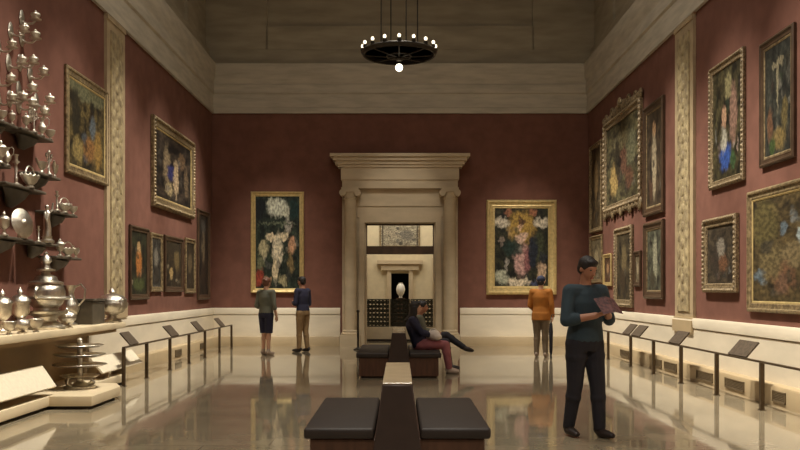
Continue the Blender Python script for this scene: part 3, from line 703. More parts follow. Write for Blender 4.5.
b = NB(); box(b, 0, x1-.06, -4, LEND-9.6, 0, .04); box(b, x1-.1, WX-.03-3.80, 10.36-9.5, 11.30-9.5, 0, .04); obj('toe_kick', b, M['toe'], t)
def board(label, y0, y1, zlo, zhi):
    r = thing('label_board', label, 'sign', (-4.24, (y0+y1)/2, PZ+.003), 0, 'cream label boards'); L = (y1-y0)/2
    b = NB(); v = []
    lo, hi = Vector((0.0, 0, zlo-PZ)), Vector((-.18, 0, zhi-PZ)); nrm = Vector((hi.z-lo.z, 0, .18)).normalized()*.03
    for q in (lo, hi, hi-nrm, lo-nrm): v.append((q.x, q.z))
    extrude_profile(b, v, -L, L); bevel(b, .004, 1); obj('panel', b, M['board'], r)
    for s in (-.7, .0):
        g = NB(); extrude_profile(g, [(-.02, .0), (-.02, zlo-PZ-.01), (-.16, zhi-PZ-.05), (-.2, 0)], s*L-.02, s*L+.02); obj('support', g, M['case'], r)
board('cream sloped label board left of the tiered silver centrepiece', 7.2, 10.5, .26, .52)
board('cream sloped label board right of the tiered silver centrepiece', 12.15, 14.0, .26, .47)
silver('tiers', 'tiered silver centrepiece with stacked trays on the low platform bay', (-4.20, 11.15, PZ+.006), .66, .4)
# pieces standing on the ledge
XL = 4.58
def onl(px, X=XL): return (-X, F*X/(VX-px), LZ+.001)
def hl(px, hp, X=XL): return hp*X/(VX-px)
LED = [('cup', 2, 44, XL+.1, 'large silver lidded cup at the left edge, standing on the stone ledge'), ('cup', 20, 44, XL+.1, 'large silver lidded cup just left of the wine fountain on the ledge'),
       ('fountain', 46, 78, XL-.06, 'very tall silver wine fountain, biggest piece on the stone ledge'), ('ewer', 70, 42, XL+.1, 'large silver jug right of the wine fountain on the ledge'),
       ('bowl', 9, 13, XL-.2, 'low silver bowl in front of the two large cups on the ledge'), ('urn', 22, 18, XL-.22, 'silver tureen between cups and wine fountain, front of the ledge'),
       ('bowl', 36, 13, XL-.26, 'low silver bowl in front of the wine fountain on the ledge'), ('urn', 67, 21, XL-.2, 'silver tureen right of the wine fountain, front of the ledge')  ,
       ('boat', -2, 12, XL-.14, 'silver sauce boat at the left edge, front of the stone ledge')]
for k, px, hp, X, lb in LED: silver(k, lb, onl(px, X), hl(px, hp, X), .35 if k in ('urn', 'bowl') else 0, 'large silver on the stone ledge')
y0, y1 = F*4.62/(VX-80), F*4.62/(VX-93)
t = thing('dark_pedestal', 'dark block pedestal at the right end of the silver ledge', 'pedestal', (-4.64, (y0+y1)/2, LZ))
b = NB(); box(b, -.2, .2, -(y1-y0)/2, (y1-y0)/2, 0, .34); bevel(b, .01, 1); obj('block', b, M['bracket'], t)
b = NB(); box(b, -.22, .22, -(y1-y0)/2-.02, (y1-y0)/2+.02, .34, .37); obj('top', b, M['bracket'], t)
silver('urn', 'pale silver tureen standing on the ledge in front of the gilt pilaster', (-4.44, F*4.44/(VX-112), LZ+.001), .54, .8, 'large silver on the stone ledge')

# ------------------------------------------------------------------ reading rails
def rail(side, X, posts, y0, y1, panels, label):
    r = thing('reading_rail', label, 'railing', (side*X, y0, 0), 0); zt = .595
    b = NB(); box(b, -.022, .022, 0, y1-y0, zt-.025, zt); bevel(b, .005, 1); obj('top_bar', b, M['railmetal'], r)
    for y in posts:
        b = NB(); box(b, -.024, .024, y-y0-.024, y-y0+.024, .012, zt-.025); box(b, -.035, .035, y-y0-.035, y-y0+.035, 0, .012); obj('post', b, M['railmetal'], r)
    for ya, yb in panels:
        b = NB(); extrude_profile(b, [(side*.0, zt+.001), (side*.16, zt+.185), (side*.148, zt+.20), (side*-.015, zt+.015)], ya-y0, yb-y0); obj('reading_panel', b, M['panel'], r)
def yof(X, *pxs): return [F*X/abs(p-VX) for p in pxs]
XR, XLr = 4.36, 4.16
pr = [8.78]+yof(XR, 761.8, 716.7, 681, 653.5, 630.7)+[17.8, 19.3, 20.8]
rail(1, XR, pr, 7.2, 20.85, [sorted(yof(XR, *q)) for q in ((623, 629.5), (631.5, 640), (669, 680), (728.7, 747))], 'low bronze barrier rail with posts along the right wall')
pl = [12.8]+yof(XLr, 146.7, 170, 189, 205, 219.5, 231.5)
rail(-1, XLr, pl, 12.78, pl[-1]+.03, [sorted(yof(XLr, *q)) for q in ((129.6, 138), (171, 178.5), (198, 203.5), (220.5, 224.5))], 'low bronze barrier rail with posts along the left wall')
# floor-level vent grilles in the stone base
def grille(side, xa, xb, label):
    X = WX-.23; Ya, Yb = sorted(yof(X, xa, xb)); L = (Yb-Ya)/2
    r = thing('vent_grille', label, 'grille', (side*(X), (Ya+Yb)/2, .06), 0, 'vent grilles in the stone base'); d = -side
    def bx(bm, a, c, *q): xs = sorted((d*a, d*c)); return box(bm, xs[0], xs[1], *q)
    b = NB(); bx(b, .0, .004, -L, L, 0, .14); obj('backing', b, M['vent'], r)
    b = NB()
    for i in range(6): z = .018+i*.02; bx(b, .004, .012, -L+.015, L-.015, z, z+.010)
    for q in ((-L, L, 0, .015), (-L, L, .125, .14), (-L, -L+.015, 0, .14), (L-.015, L, 0, .14)): bx(b, .004, .016, *q)
    obj('slats', b, M['grille'], r)
for xa, xb, lb in ((773, 786, 'nearest vent grille low in the right stone base, right of the nearest rail post'), (725.5, 744.5, 'wide vent grille low on the right, between the two nearest rail posts'),
    (697, 713, 'vent grille low on the right, just beyond the second rail post'), (664.7, 677, 'vent grille low on the right, under the reading panel by the pilaster'),
    (656, 662, 'narrow vent grille low on the right beside a wider one'), (620.7, 629, 'farthest vent grille low on the right, near the walking man')):
    grille(1, xa, xb, lb)
grille(-1, 175, 181, 'nearer vent grille low in the left stone base behind the rail')
grille(-1, 200, 205, 'farther vent grille low in the left stone base behind the rail')

# ------------------------------------------------------------------ benches
def bench(label, y0, y1):
    yc = (y0+y1)/2; L = (y1-y0)/2; hw = .70
    r = thing('gallery_bench', label, 'bench', (-.02, yc, 0), 0, 'central gallery benches')
    for s in (-1, 1):
        xs = sorted((s*.15, s*(hw-.045))); b = NB(); box(b, xs[0], xs[1], -L+.03, L-.03, .03, .335); bevel(b, .008, 1); obj('base_box', b, M['benchwood'], r)
        xs = sorted((s*.172, s*hw)); b = NB(); box(b, xs[0], xs[1], -L, L, .335, .42); bevel(b, .022, 3); obj('cushion', b, M['leather'], r)
        xs = sorted((s*.15, s*(hw-.09))); b = NB(); box(b, xs[0], xs[1], -L+.06, L-.06, 0, .03); obj('toe_kick', b, M['toe'], r)
    b = NB(); extrude_profile(b, [(-.215, 0), (.215, 0), (.112, .742), (-.112, .742)], -L-.005, L+.005); bevel(b, .008, 1); obj('backrest', b, M['litleather'], r)
    b = NB(); box(b, -.112, .112, -L+.01, L-.01, .742, .756); bevel(b, .004, 1); obj('backrest_top_sheen', b, M['cap'], r)  # thin added slab that carries the painted sheen of the top
bench('dark brown back-to-back leather bench in the foreground, empty', 6.34, 8.16)
bench('dark brown back-to-back bench farther away, with two people seated on it', 13.92, 16.07)

# ------------------------------------------------------------------ chandelier
CY = 14.0; cz = H+(VY-50)*CY/F
ch = thing('chandelier', 'round black iron chandelier ringed with small lit bulbs, hanging in the centre', 'chandelier', (-.015, CY, cz))
b = NB(); R = .60
lathe(b, [(R-.03, -.02), (R+.015, -.02), (R+.03, -.04), (R+.01, -.06), (R+.0, -.09), (R-.02, -.10), (R-.035, -.09), (R-.03, -.05), (R-.03, -.02)], 48); obj('ring', b, M['iron'], ch)
b = NB(); torus(b, (0, 0, -.10), .20, .018, 28, 8); obj('lower_ring', b, M['iron'], ch)
for i in range(8):
    a = 2*PI*i/8; b = NB(); path(b, [(math.cos(a)*(R-.02), math.sin(a)*(R-.02), -.09), (math.cos(a)*.42, math.sin(a)*.42, -.10), (math.cos(a)*.05, math.sin(a)*.05, -.12)], [.012, .012, .012], 8); obj('spoke', b, M['iron'], ch)
b = NB(); lathe(b, [(.012, -.24), (.012, -.19), (.05, -.18), (.07, -.15), (.05, -.12), (.03, -.1)], 20); obj('hub', b, M['iron'], ch)
b = NB(); ball(b, (0, 0, -.29), .062, u=20, v=14); obj('globe', b, M['globe'], ch)
bulb_me = None
for i in range(16):
    a = 2*PI*(i+.5)/16+.2
    p = (math.cos(a)*R, math.sin(a)*R, 0)
    b = NB(); lathe(b, [(.030, -.02), (.036, .0), (.028, .03)], 12, p); sk = obj('socket', b, M['iron'], ch)
    b = NB(); ball(b, (p[0], p[1], .062), (.026, .026, .032), u=12, v=8); obj('bulb', b, M['bulb'], sk)
for x, y in ((-.30, .2), (-.13, -.5), (.12, .5), (.30, -.2)):
    b = NB(); path(b, [(x, y, -.05), (x, y, ZTOP-cz-.02)], .010, 8); obj('hanging_rod', b, M['iron'], ch)
for i in range(4):
    pass
b = NB(); lathe(b, [(.62, ZTOP-cz-.04), (.62, ZTOP-cz), (0, ZTOP-cz)], 32); obj('ceiling_plate', b, M['iron'], ch)

# ------------------------------------------------------------------ seen through the portal
YS = 24.2
t = thing('openwork_screen', 'low screen of dark scrollwork panels on a pale base inside the portal', 'screen', (0, YS, 0))
z0, z1 = pz(326, YS), pz(299, YS)
b = NB(); box(b, -.98, .98, -.10, .10, .05, z0-.02); bevel(b, .01, 1); obj('base', b, M['beyond'], t)
b = NB(); box(b, -1.0, 1.0, -.13, .13, 0, .05); obj('kick_board', b, M['toe'], t)
for xa, xb in ((-.98, -.30), (-.28, .28), (.30, .98)):
    b = NB()
    box(b, xa, xb, -.02, .02, z0-.02, z0+.01); box(b, xa, xb, -.02, .02, z1-.03, z1)
    box(b, xa, xa+.03, -.02, .02, z0, z1); box(b, xb-.03, xb, -.02, .02, z0, z1)
    nx = 6 if xb-xa > .6 else 5; dx = (xb-xa-.06)/nx; dz = (z1-z0-.04)/6
    for i in range(nx):
        for j in range(6):
            c = (xa+.03+dx*(i+.5), 0, z0+.01+dz*(j+.5))
            torus(b, c, min(dx, dz)*.42, .020, 12, 6, 'Y'); ball(b, c, (.022, .02, .022), u=8, v=6)
            if (i+j) % 2: box(b, c[0]-dx/2, c[0]+dx/2, -.012, .012, c[2]-.012, c[2]+.012)
            else: box(b, c[0]-.012, c[0]+.012, -.012, .012, c[2]-dz/2, c[2]+dz/2)
    obj('scrollwork_panel', b, M['scroll'], t)
YV = YE-.5
t = thing('stone_pedestal', 'dark pedestal holding a white vase before the dark inner doorway', 'pedestal', (.02, YV, 0))
b = NB(); zv = pz(298, YV); box(b, -.15, .15, -.15, .15, 0, .12); box(b, -.11, .11, -.11, .11, .12, zv-.06); box(b, -.15, .15, -.15, .15, zv-.06, zv); obj('shaft', b, M['darkwood'], t)
b = NB(); lathe(b, [(.05, 0), (.07, .02), (.05, .05), (.12, .16), (.145, .28), (.12, .40), (.06, .47), (.075, .50), (.06, .50)], 22)
tag(obj('vase', b, M['white'], None, 50), 'glowing white oval vase on the pedestal seen through the portal', 'vase').location = (.02, YV, zv)
def beyond_pic(x0, x1, y0, y1):
    X0, zt = at(x0, y0, YE-.05); X1, zb = at(x1, y1, YE-.05)
    make_painting('pale grey mottled picture high in the room beyond, seen through the transom', ((X0+X1)/2, YE-.001, (zt+zb)/2), 0, X1-X0, zt-zb, .05, .05, OG, 'plain',
        paint_mat('painting_r', (196, 186, 160), (140, 130, 110), [(.3, .5, .2, .2, (176, 164, 140)), (.7, .45, .2, .25, (128, 122, 110))], 41))
beyond_pic(379.5, 420, 221, 247)
# slim stanchion beside the portal
t = thing('stanchion', 'slim dark stanchion standing at the left foot of the portal', 'stanchion', (at(358, 349, 20.6)[0], 20.6, 0))
b = NB(); lathe(b, [(.11, 0), (.11, .02), (.04, .05), (.026, .07)], 20); obj('foot', b, M['iron'], t)
b = NB(); lathe(b, [(.026, .06), (.026, .90), (.04, .92), (.04, .95), (.02, .97)], 16); obj('pole', b, M['iron'], t)

# ------------------------------------------------------------------ people
def solid(name, bm, m, parent, voxel=.011, smooth=4, nse=0):
    """voxel-union of overlapping closed volumes into one continuous skin"""
    bmesh.ops.recalc_face_normals(bm, faces=bm.faces[:])
    me = bpy.data.meshes.new(name); bm.to_mesh(me); bm.free()
    o = bpy.data.objects.new('tmp', me); COL.objects.link(o)
    md = o.modifiers.new('r', 'REMESH'); md.mode = 'VOXEL'; md.voxel_size = voxel
    sm = o.modifiers.new('s', 'SMOOTH'); sm.factor = .5; sm.iterations = smooth
    dg = bpy.context.evaluated_depsgraph_get(); dg.update()
    me2 = bpy.data.meshes.new_from_object(o.evaluated_get(dg)); me2.name = name
    bpy.data.objects.remove(o); bpy.data.meshes.remove(me)
    me2.shade_smooth(); me2.materials.clear()
    return link(name, me2, m, parent)
def V(*a): return Vector(a)
def lerp(a, b, t): return Vector(a).lerp(Vector(b), t)
def hand(bm, wr, d, nrm, side, curl=.5, sz=1.0):
    """palm + four fingers + thumb; d = finger direction, nrm = palm facing"""
    d = Vector(d).normalized(); nrm = Vector(nrm); nrm = (nrm-d*nrm.dot(d)).normalized(); lat = d.cross(nrm)*side
    wr = Vector(wr)
    path(bm, [wr-d*.02, wr+d*.03*sz, wr+d*.09*sz], [(.024, .020), (.038*sz, .016), (.042*sz, .014)], 12, lat=lat)
    for i, (o, L) in enumerate(((.031, .068), (.011, .078), (-.010, .074), (-.030, .058))):
        p = wr+d*.085*sz+lat*o*sz; dd = d.copy(); pts = [p-d*.03, p]
        for k in range(3):
            dd = (dd*math.cos(curl)+nrm*math.sin(curl)).normalized()
            p = p+dd*L*sz*(.44, .32, .24)[k]; pts.append(p)
            nn = (nrm-dd*nrm.dot(dd))
        path(bm, pts, [.011*sz, .011*sz, .0105*sz, .0095*sz, .008*sz], 8); ball(bm, pts[-1], .008*sz, u=8, v=6)
    p = wr+d*.025*sz+lat*.025*sz; td = (d*.7+lat*.7+nrm*.35).normalized()
    pts = [p, p+td*.038*sz, p+(td*.8+d*.3).normalized()*.07*sz]
    path(bm, pts, [.015*sz, .013*sz, .009*sz], 8); ball(bm, pts[-1], .009*sz, u=8, v=6)
def head_rot(yaw, pitch): return Matrix.Rotation(yaw, 3, 'Z') @ Matrix.Rotation(pitch, 3, 'X')
def person(label, loc, yaw, J, skin, top, bottom, hair, hairstyle='short', sleeves='long', bottomstyle='trousers', shoe=None, voxel=.011, headyaw=0, headpitch=0, curl=.5, palms=None, build=1.0, topname='jacket', top_len=.0):
    """faces -y at yaw 0; J = joints in local metres"""
    r = thing('person', label, 'person', loc, yaw)
    P = {k: Vector(v) for k, v in J.items()}
    HR = head_rot(headyaw, headpitch); hc = P['head']
    pel, wai, che, nek = P['pelvis'], P['waist'], P['chest'], P['neck']
    lat = (P['sh_l']-P['sh_r']).normalized(); hl_ = (P['hip_l']-P['hip_r']).normalized()
    bw = build
    def torso(bm, e=0.0, low=True, hi=True):
        up = (nek-che).normalized()
        pts = [pel-(wai-pel).normalized()*.10, pel, lerp(pel, wai, .6), wai, lerp(wai, che, .55), che, lerp(che, nek, .45), lerp(che, nek, .72)]
        rad = [(.12, .09), (.168, .118), (.155, .11), (.142, .102), (.158, .112), (.172, .115), (.155, .095), (.09, .07)]
        path(bm, pts, [((a+e)*bw, (c+e)*bw) for a, c in rad], 20, lat=lat)
        for s in ('sh_l', 'sh_r'):
            limb(bm, lerp(che, nek, .45), lerp(P[s], che, .10), (.07+e)*bw, (.062+e)*bw)
    def arm(bm, s, e=0.0, to=1.0):
        sh, el, wr = P['sh_'+s], P['el_'+s], P['wr_'+s]
        limb(bm, sh, el, (.054+e)*bw, (.042+e)*bw)
        w2 = lerp(el, wr, to); limb(bm, el, w2, (.042+e)*bw, (.030+(1-to)*.012+e)*bw)
        ball(bm, lerp(el, wr, .25), (.045+e)*bw)
    def leg(bm, s, e=0.0, to=1.0):
        hp, kn, an = P['hip_'+s], P['kn_'+s], P['an_'+s]
        limb(bm, hp, kn, (.088+e)*bw, (.056+e)*bw); ball(bm, lerp(hp, kn, .3), (.084+e)*bw)
        a2 = lerp(kn, an, to); limb(bm, kn, a2, (.056+e)*bw, (.038+(1-to)*.018+e)*bw)
        if to > .3: ball(bm, lerp(kn, an, .28), (.058+e)*bw)
    # body: one continuous skin
    b = NB(); torso(b)
    path(b, [lerp(che, nek, .5), nek, hc-HR @ V(0, -.005, .05)], [.075, .056, .054], 14)
    ball(b, hc+HR @ V(0, .012, .025), (.076, .094, .090), HR, 18, 14)
    path(b, [hc+HR @ V(0, -.02, .03), hc+HR @ V(0, -.030, -.05), hc+HR @ V(0, -.045, -.098)], [(.068, .072), (.056, .060), (.026, .026)], 14, lat=HR @ V(1, 0, 0))
    path(b, [hc+HR @ V(0, -.082, .022), hc+HR @ V(0, -.108, -.022), hc+HR @ V(0, -.086, -.034)], [.010, .015, .012], 8)
    ball(b, hc+HR @ V(0, -.072, .038), (.050, .018, .012), HR, 10, 8)
    for s in (-1, 1): ball(b, hc+HR @ V(s*.076, .012, -.005), (.010, .020, .032), HR, 10, 8)
    for s in 'lr':
        arm(b, s); leg(b, s)
        an, kn, toe = P['an_'+s], P['kn_'+s], P['toe_'+s]
        path(b, [an, lerp(an, toe, .35)+V(0, 0, -.02), toe-(toe-an).normalized()*.03], [.030, .028, .014], 10)
        sd = 1 if s == 'l' else -1
        wd = P['wr_'+s]-P['el_'+s]
        pd, pn = (palms or {}).get(s, (wd, V(-sd, 0, 0)))
        hand(b, P['wr_'+s], pd, pn, sd, curl)
    solid('body', b, skin, r, voxel, 3)
    # face details
    for s in (-1, 1):
        e = NB(); ball(e, hc+HR @ V(s*.032, -.078, .018), (.013, .009, .007), HR, 10, 8); obj('eye', e, M['eye'], r, 60)
    e = NB(); ball(e, hc+HR @ V(0, -.088, -.062), (.024, .008, .007), HR, 12, 8); obj('mouth', e, M['lip'], r, 60)
    # hair
    b = NB()
    ball(b, hc+HR @ V(0, .022, .042), (.088, .100, .090), HR, 18, 14)
    ball(b, hc+HR @ V(0, .050, -.005), (.080, .066, .075), HR, 16, 12)
    ball(b, hc+HR @ V(0, -.045, .085), (.062, .042, .032), HR, 14, 10)
    if hairstyle == 'long':
        path(b, [hc+HR @ V(0, .05, .0), hc+V(0, .075, -.12), lerp(hc, che, .75)+V(0, .135, 0)], [(.088, .06), (.095, .05), (.08, .03)], 14, lat=lat)
        for s in (-1, 1): path(b, [hc+HR @ V(s*.076, .02, .03), hc+HR @ V(s*.085, .02, -.09), hc+V(s*.09, .03, -.20)], [(.025, .05), (.028, .05), (.02, .03)], 10)
    if hairstyle == 'bun': ball(b, hc+HR @ V(0, .115, .06), .046)
    if hairstyle != 'cap': solid('hair', b, hair, r, .009, 3)
    else:
        b.free(); b = NB(); ball(b, hc+HR @ V(0, .05, -.02), (.078, .062, .06), HR); solid('hair', b, M['hair'], r, .009, 3)
        b = NB(); ball(b, hc+HR @ V(0, .012, .055), (.092, .108, .085), HR, 18, 14); path(b, [hc+HR @ V(0, -.06, .055), hc+HR @ V(0, -.17, .045)], [(.075, .010), (.055, .006)], 14, lat=HR @ V(1, 0, 0)); solid('cap', b, hair, r, .009, 2)
    # clothes
    b = NB(); e = .016; torso(b, e)
    if top_len: path(b, [pel, pel-(wai-pel).normalized()*top_len], [((.168+e+.006)*bw, (.118+e+.01)*bw), ((.18+e)*bw, (.13+e)*bw)], 20, lat=lat)
    for s in 'lr': arm(b, s, e-.002, {'long': .93, 'short': .02, 'rolled': .35}[sleeves])
    path(b, [lerp(che, nek, .5), lerp(che, nek, .9)], [.088, .070], 14)
    solid(topname, b, top, r, voxel, 4)
    b = NB(); e = .012
    path(b, [pel-(wai-pel).normalized()*.11, pel, lerp(pel, wai, .55)], [((.14+e)*bw, (.11+e)*bw), ((.170+e)*bw, (.120+e)*bw), ((.155+e)*bw, (.11+e)*bw)], 18, lat=hl_)
    if bottomstyle == 'shorts':
        for s in 'lr':
            hp, kn = P['hip_'+s], P['kn_'+s]; path(b, [hp, lerp(hp, kn, 1.0)], [.10, .088], 14); ball(b, hp, .1)
        solid('shorts', b, bottom, r, voxel, 4)
    else:
        for s in 'lr': leg(b, s, e+.004, .96)
        solid('trousers', b, bottom, r, voxel, 4)
    if shoe:
        for s in 'lr':
            an, toe, kn = P['an_'+s], P['toe_'+s], P['kn_'+s]
            fd = (toe-an); fd = (fd-0*fd).normalized(); dn = (an-kn).normalized()
            heel = an-fd*.045+dn*.03
            b = NB(); q = an+dn*.012
            path(b, [heel, q+dn*.028, lerp(q, toe, .55)+dn*.012, lerp(q, toe, .95)], [(.034, .040), (.044, .050), (.052, .042), (.036, .030)], 12, lat=fd.cross(dn))
            limb(b, an-dn*.035, q, .046, .046)
            ball(b, heel, .038); ball(b, lerp(q, toe, .95), (.036, .036, .028))
            solid('shoe', b, shoe, r, .009, 2)
    return r
def standing(h=1.75, step=0.0, lean=0.0, spread=.10):
    k = h/1.75
    J = dict(pelvis=(0, 0, .96), waist=(0, -.005-lean*.3, 1.10), chest=(0, .005-lean*.7, 1.31), neck=(0, .02-lean, 1.50), head=(0, -.015-lean*1.2, 1.635),
             sh_l=(.185, .01-lean*.8, 1.42), sh_r=(-.185, .01-lean*.8, 1.42), el_l=(.235, .03-lean*.6, 1.13), el_r=(-.235, .03-lean*.6, 1.13), wr_l=(.245, -.05-lean*.5, .89), wr_r=(-.245, -.05-lean*.5, .89),
             hip_l=(.095, 0, .91), hip_r=(-.095, 0, .91), kn_l=(spread, -.02-step*.55, .50), kn_r=(-spread, -.01+step*.35, .50),
             an_l=(spread+.01, .0-step, .085), an_r=(-spread-.01, .02+step, .085+abs(step)*.12), toe_l=(spread+.03, -.17-step, .035), toe_r=(-spread-.03, -.14+step, .035))
    return {a: V(*c)*k for a, c in J.items()}
cloth = lambda n, c, v=.12: mat(n, c, .85, var=v, scale=7, bump=.25, bscale=9)
C_navy = cloth('navy_cloth', (40, 40, 62)); C_teal = cloth('dark_teal_cloth', (48, 64, 72)); C_black = cloth('black_cloth', (36, 34, 40))
C_orange = cloth('orange_cloth', (178, 112, 42)); C_grey = cloth('sage_grey_cloth', (104, 106, 92)); C_tan = cloth('khaki_cloth', (150, 122, 84))
C_greyt = cloth('grey_trouser_cloth', (128, 112, 90)); C_pink = cloth('rose_cloth', (158, 96, 100)); C_cap = cloth('slate_cap', (56, 60, 82)); C_white = cloth('white_cloth', (228, 216, 202), .06)
C_shoe = mat('dark_shoe_leather', (42, 32, 28), .5); C_shoew = mat('pale_shoe', (170, 150, 132), .6); C_olive = cloth('olive_grey_cloth', (88, 86, 70))

# the walking man reading a leaflet
J = standing(1.77, .09, .03)
k = 1.77/1.75
J['el_l'] = V(.27, -.03, 1.14)*k; J['wr_l'] = V(.10, -.22, 1.22)*k
J['el_r'] = V(-.26, -.06, 1.14)*k; J['wr_r'] = V(-.04, -.23, 1.19)*k
yw = .42
man = person('man in dark teal top and dark trousers walking while reading an open leaflet', (1.83, 8.42, 0), yw, J, M['skin'], C_teal, C_black, M['hair'], 'short', 'rolled', shoe=C_shoe, voxel=.009, headpitch=.38, headyaw=.1, curl=.45, build=1.1,
       palms={'l': (V(-.35, -.75, .35), V(-.3, .2, .8)), 'r': (V(.55, -.75, .3), V(.2, .2, .8))}, topname='top')
b = NB()
for s in (-1, 1):
    q = NB(); box(q, 0, .13, -.0015, .0015, -.10, .10)
    bmesh.ops.rotate(q, verts=q.verts[:], cent=(0, 0, 0), matrix=Matrix.Rotation((.25 if s > 0 else PI-.25), 3, 'Z'))
    tmp = bpy.data.meshes.new('tmp'); q.to_mesh(tmp); q.free(); b.from_mesh(tmp); bpy.data.meshes.remove(tmp)
lf = obj('leaflet', b, mat('printed_leaflet', (122, 84, 82), .6, scale=30, col2=(70, 52, 54)))
tag(lf, 'open folded leaflet held up in the hands of the walking man', 'leaflet')
lm = Matrix.Rotation(yw, 4, 'Z')
lf.location = V(1.83, 8.42, 0)+lm @ (V(.03, -.355, 1.30)*k); lf.rotation_euler = (-.75, 0, yw+.1)

# two visitors before the left picture
J = standing(1.72, .0, .02, .07)
J['el_l'] = V(.22, .05, 1.10); J['wr_l'] = V(.20, -.14, 1.02)
person('woman in a sage grey top and dark shorts standing before the left painting', (at(266, 0, 18.96)[0], 18.96, 0), PI-.5, J, M['skin2'], C_grey, C_navy, M['hairbrown'], 'bun', 'short', 'shorts', C_shoew, topname='top')
J = standing(1.76, .04, .03, .08)
J['el_l'] = V(.24, -.02, 1.13); J['wr_l'] = V(.10, -.22, 1.16); J['el_r'] = V(-.24, -.02, 1.12); J['wr_r'] = V(-.06, -.22, 1.12)
person('man in a navy top and khaki trousers standing right of the woman in shorts', (at(303, 0, 19.9)[0], 19.9, 0), PI+.95, J, M['skin'], C_navy, C_tan, M['hair'], 'short', 'long', shoe=C_shoe, topname='top', palms=None)
# orange jacket
J = standing(1.74, .0, .0, .09)
J['el_l'] = V(.24, .0, 1.12); J['wr_l'] = V(.20, -.20, 1.02)
orange = person('person in an orange jacket, grey trousers and slate cap near the gold-framed painting', (at(541, 0, 18.4)[0], 18.4, 0), PI-.35, J, M['skin2'], C_orange, C_greyt, C_cap, 'cap', 'long', shoe=C_shoew, topname='jacket', build=1.06, top_len=.16)
b = NB(); x, yy = at(551, 0, 18.2)[0], 18.2
lathe(b, [(.02, 0), (.028, .02), (.016, .05), (.034, .12), (.045, .55), (.03, .72), (.012, .76)], 14)
um = thing('umbrella', 'dark closed umbrella upright beside the person in the orange jacket', 'umbrella', (x, yy, 0))
obj('furled_canopy', b, C_black, um, 60)
b = NB(); path(b, [(0, 0, .74), (0, 0, .86), (.02, 0, .92), (.06, 0, .92), (.075, 0, .87)], .011, 8); obj('handle', b, M['darkwood'], um, 60)

# two people on the farther bench, facing right
def seated(cross=False, lean=0.0):
    # local: faces -y; seat height .42
    J = dict(pelvis=(0, 0, .50), waist=(0, .03+lean*.3, .64), chest=(0, .04+lean*.8, .84), neck=(0, .02+lean, 1.01), head=(0, -.03+lean, 1.13),
             sh_l=(.175, .03+lean, .93), sh_r=(-.175, .03+lean, .93), el_l=(.22, -.04, .70), el_r=(-.22, -.04, .70), wr_l=(.12, -.24, .66), wr_r=(-.12, -.24, .66),
             hip_l=(.09, -.01, .50), hip_r=(-.09, -.01, .50), kn_l=(.11, -.43, .50), kn_r=(-.11, -.43, .50),
             an_l=(.11, -.44, .09), an_r=(-.12, -.50, .09), toe_l=(.12, -.60, .03), toe_r=(-.14, -.66, .03))
    if cross:
        J['kn_l'] = (.03, -.44, .62); J['an_l'] = (-.06, -.76, .40); J['toe_l'] = (-.07, -.92, .34)
    return {a: V(*c) for a, c in J.items()}
J = seated(False, .10)
J['kn_l'] = V(.10, -.46, .49); J['an_l'] = V(.10, -.52, .09); J['toe_l'] = V(.10, -.67, .03)
pa = person('seated person with long black hair, navy top and rose trousers on the farther bench', (.345, 14.82, 0), PI/2, J, M['skin2'], C_navy, C_pink, M['hair'], 'long', 'long', shoe=C_shoew, topname='top')
J = seated(True, .03)
pb = person('seated person in olive top and black trousers, legs crossed, behind the black-haired one', (.41, 15.62, 0), PI/2, J, M['skin'], C_olive, C_black, M['hair'], 'short', 'long', shoe=C_shoe, topname='top')
b = NB()
ball(b, (0, 0, .10), (.12, .11, .09)); ball(b, (.05, -.05, .07), (.09, .07, .06)); ball(b, (-.06, .04, .08), (.08, .08, .07))
bag = thing('cloth_bag', 'white cloth bag lying in the lap of the black-haired seated person', 'bag', (.585, 14.70, .57))
solid('pouch', b, C_white, bag, .01, 4)
b = NB(); path(b, [(-.08, 0, .16), (-.05, 0, .20), (.02, 0, .21), (.07, 0, .16)], .010, 8); obj('strap', b, C_white, bag, 60)

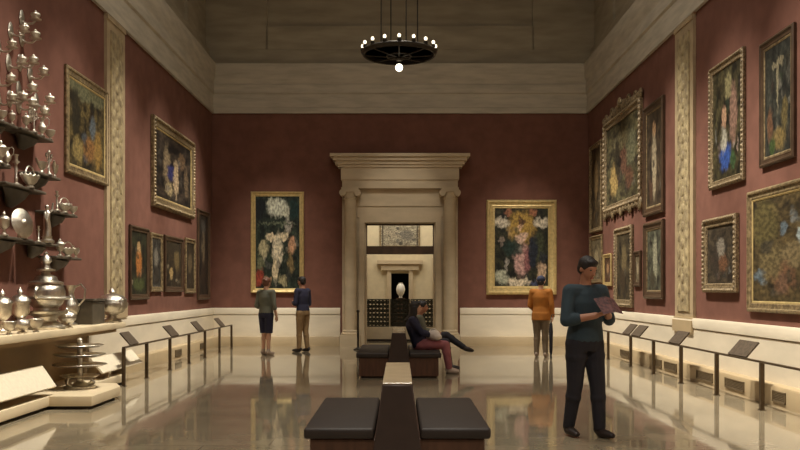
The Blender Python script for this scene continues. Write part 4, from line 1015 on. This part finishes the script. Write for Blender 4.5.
# ------------------------------------------------------------------ light
def spot(loc, target, power, angle, blend=1.0, soft=.12, col=(1, .82, .60)):
    d = bpy.data.lights.new('gallery_or_fill_spot', 'SPOT'); d.energy = power; d.spot_size = math.radians(angle); d.spot_blend = blend; d.shadow_soft_size = soft; d.color = col
    o = bpy.data.objects.new('gallery_or_fill_spot', d); COL.objects.link(o); o.location = loc
    o.rotation_euler = (Vector(target)-Vector(loc)).to_track_quat('-Z', 'Y').to_euler(); return o
WARM = (1, .935, .82)
for i, y in enumerate((3.0, 5.5, 8.0, 10.3, 12.6, 15.0, 17.4, 19.8)):
    spot((-.9, y, 9.6), (-WX, y, 1.3), 2900, 38, 1.0, .12, WARM)
    spot((.9, y, 9.6), (WX, y, 1.3), 3800, 38, 1.0, .12, WARM)
for x, p in ((-3.18, 1500), (3.12, 1800)):                # one narrow beam for each picture on the back wall
    spot((x, 15.5, 9.6), (x, YB, 2.3), p, 22, 1.0, .10, WARM)
for x in (-4.0, -2.2, 2.2, 4.0):                         # wash on the back dado and the floor before it
    spot((x, 16.5, 9.6), (x, YB-.7, .1), 2100, 23, 1.0, .15, WARM)
spot((0, 15.0, 9.6), (0, YB, 3.4), 900, 17, 1.0, .15, WARM)
def area(name, loc, sx, sy, power, rot=(0, 0, 0), col=WARM):
    d = bpy.data.lights.new(name, 'AREA'); d.shape = 'RECTANGLE'; d.size = sx; d.size_y = sy; d.energy = power; d.color = col
    o = bpy.data.objects.new(name, d); COL.objects.link(o); o.location = loc; o.rotation_euler = rot; return o
for y in (5.0, 9.5, 14.0, 18.0):                         # unseen spots added to brighten the middle of the floor
    spot((0, y, 10.2), (0, y, 0), 950, 50, 1.0, .3, WARM)
spot((0, -1.2, 10.2), (0, 6.5, .4), 1500, 44, 1.0, .3, WARM)  # unseen spot added behind the camera to light the fronts facing it
area('ceiling_fill', (0, 8, ZTOP-.05), 6, 17, 420, col=(1, .93, .82))  # unseen area light added under the ceiling as ambient fill
area('beyond_room_lamp', (0, 26.0, 4.9), 4, 2.5, 150, col=(1, .91, .76))

w = bpy.data.worlds.new('World'); SC.world = w; w.use_nodes = True
w.node_tree.nodes['Background'].inputs[0].default_value = (.02, .017, .014, 1)

# ------------------------------------------------------------------ camera
cd = bpy.data.cameras.new('Camera'); cam = bpy.data.objects.new('Camera', cd); COL.objects.link(cam)
cam.location = (0, 0, H); cam.rotation_euler = (PI/2, 0, 0)
cd.sensor_width = 36; cd.lens = F/800*36; cd.shift_x = 0; cd.shift_y = (VY-225)/800; cd.clip_start = .05; cd.clip_end = 100
SC.camera = cam
vs = SC.view_settings; SC.display_settings.display_device = 'sRGB'
vs.view_transform = 'Standard'; vs.look = 'None'; vs.exposure = 0.0; vs.gamma = 1; vs.use_curve_mapping = False
SC.cycles.use_denoising = True
SC.cycles.max_bounces = 8
SC.cycles.sample_clamp_indirect = 6
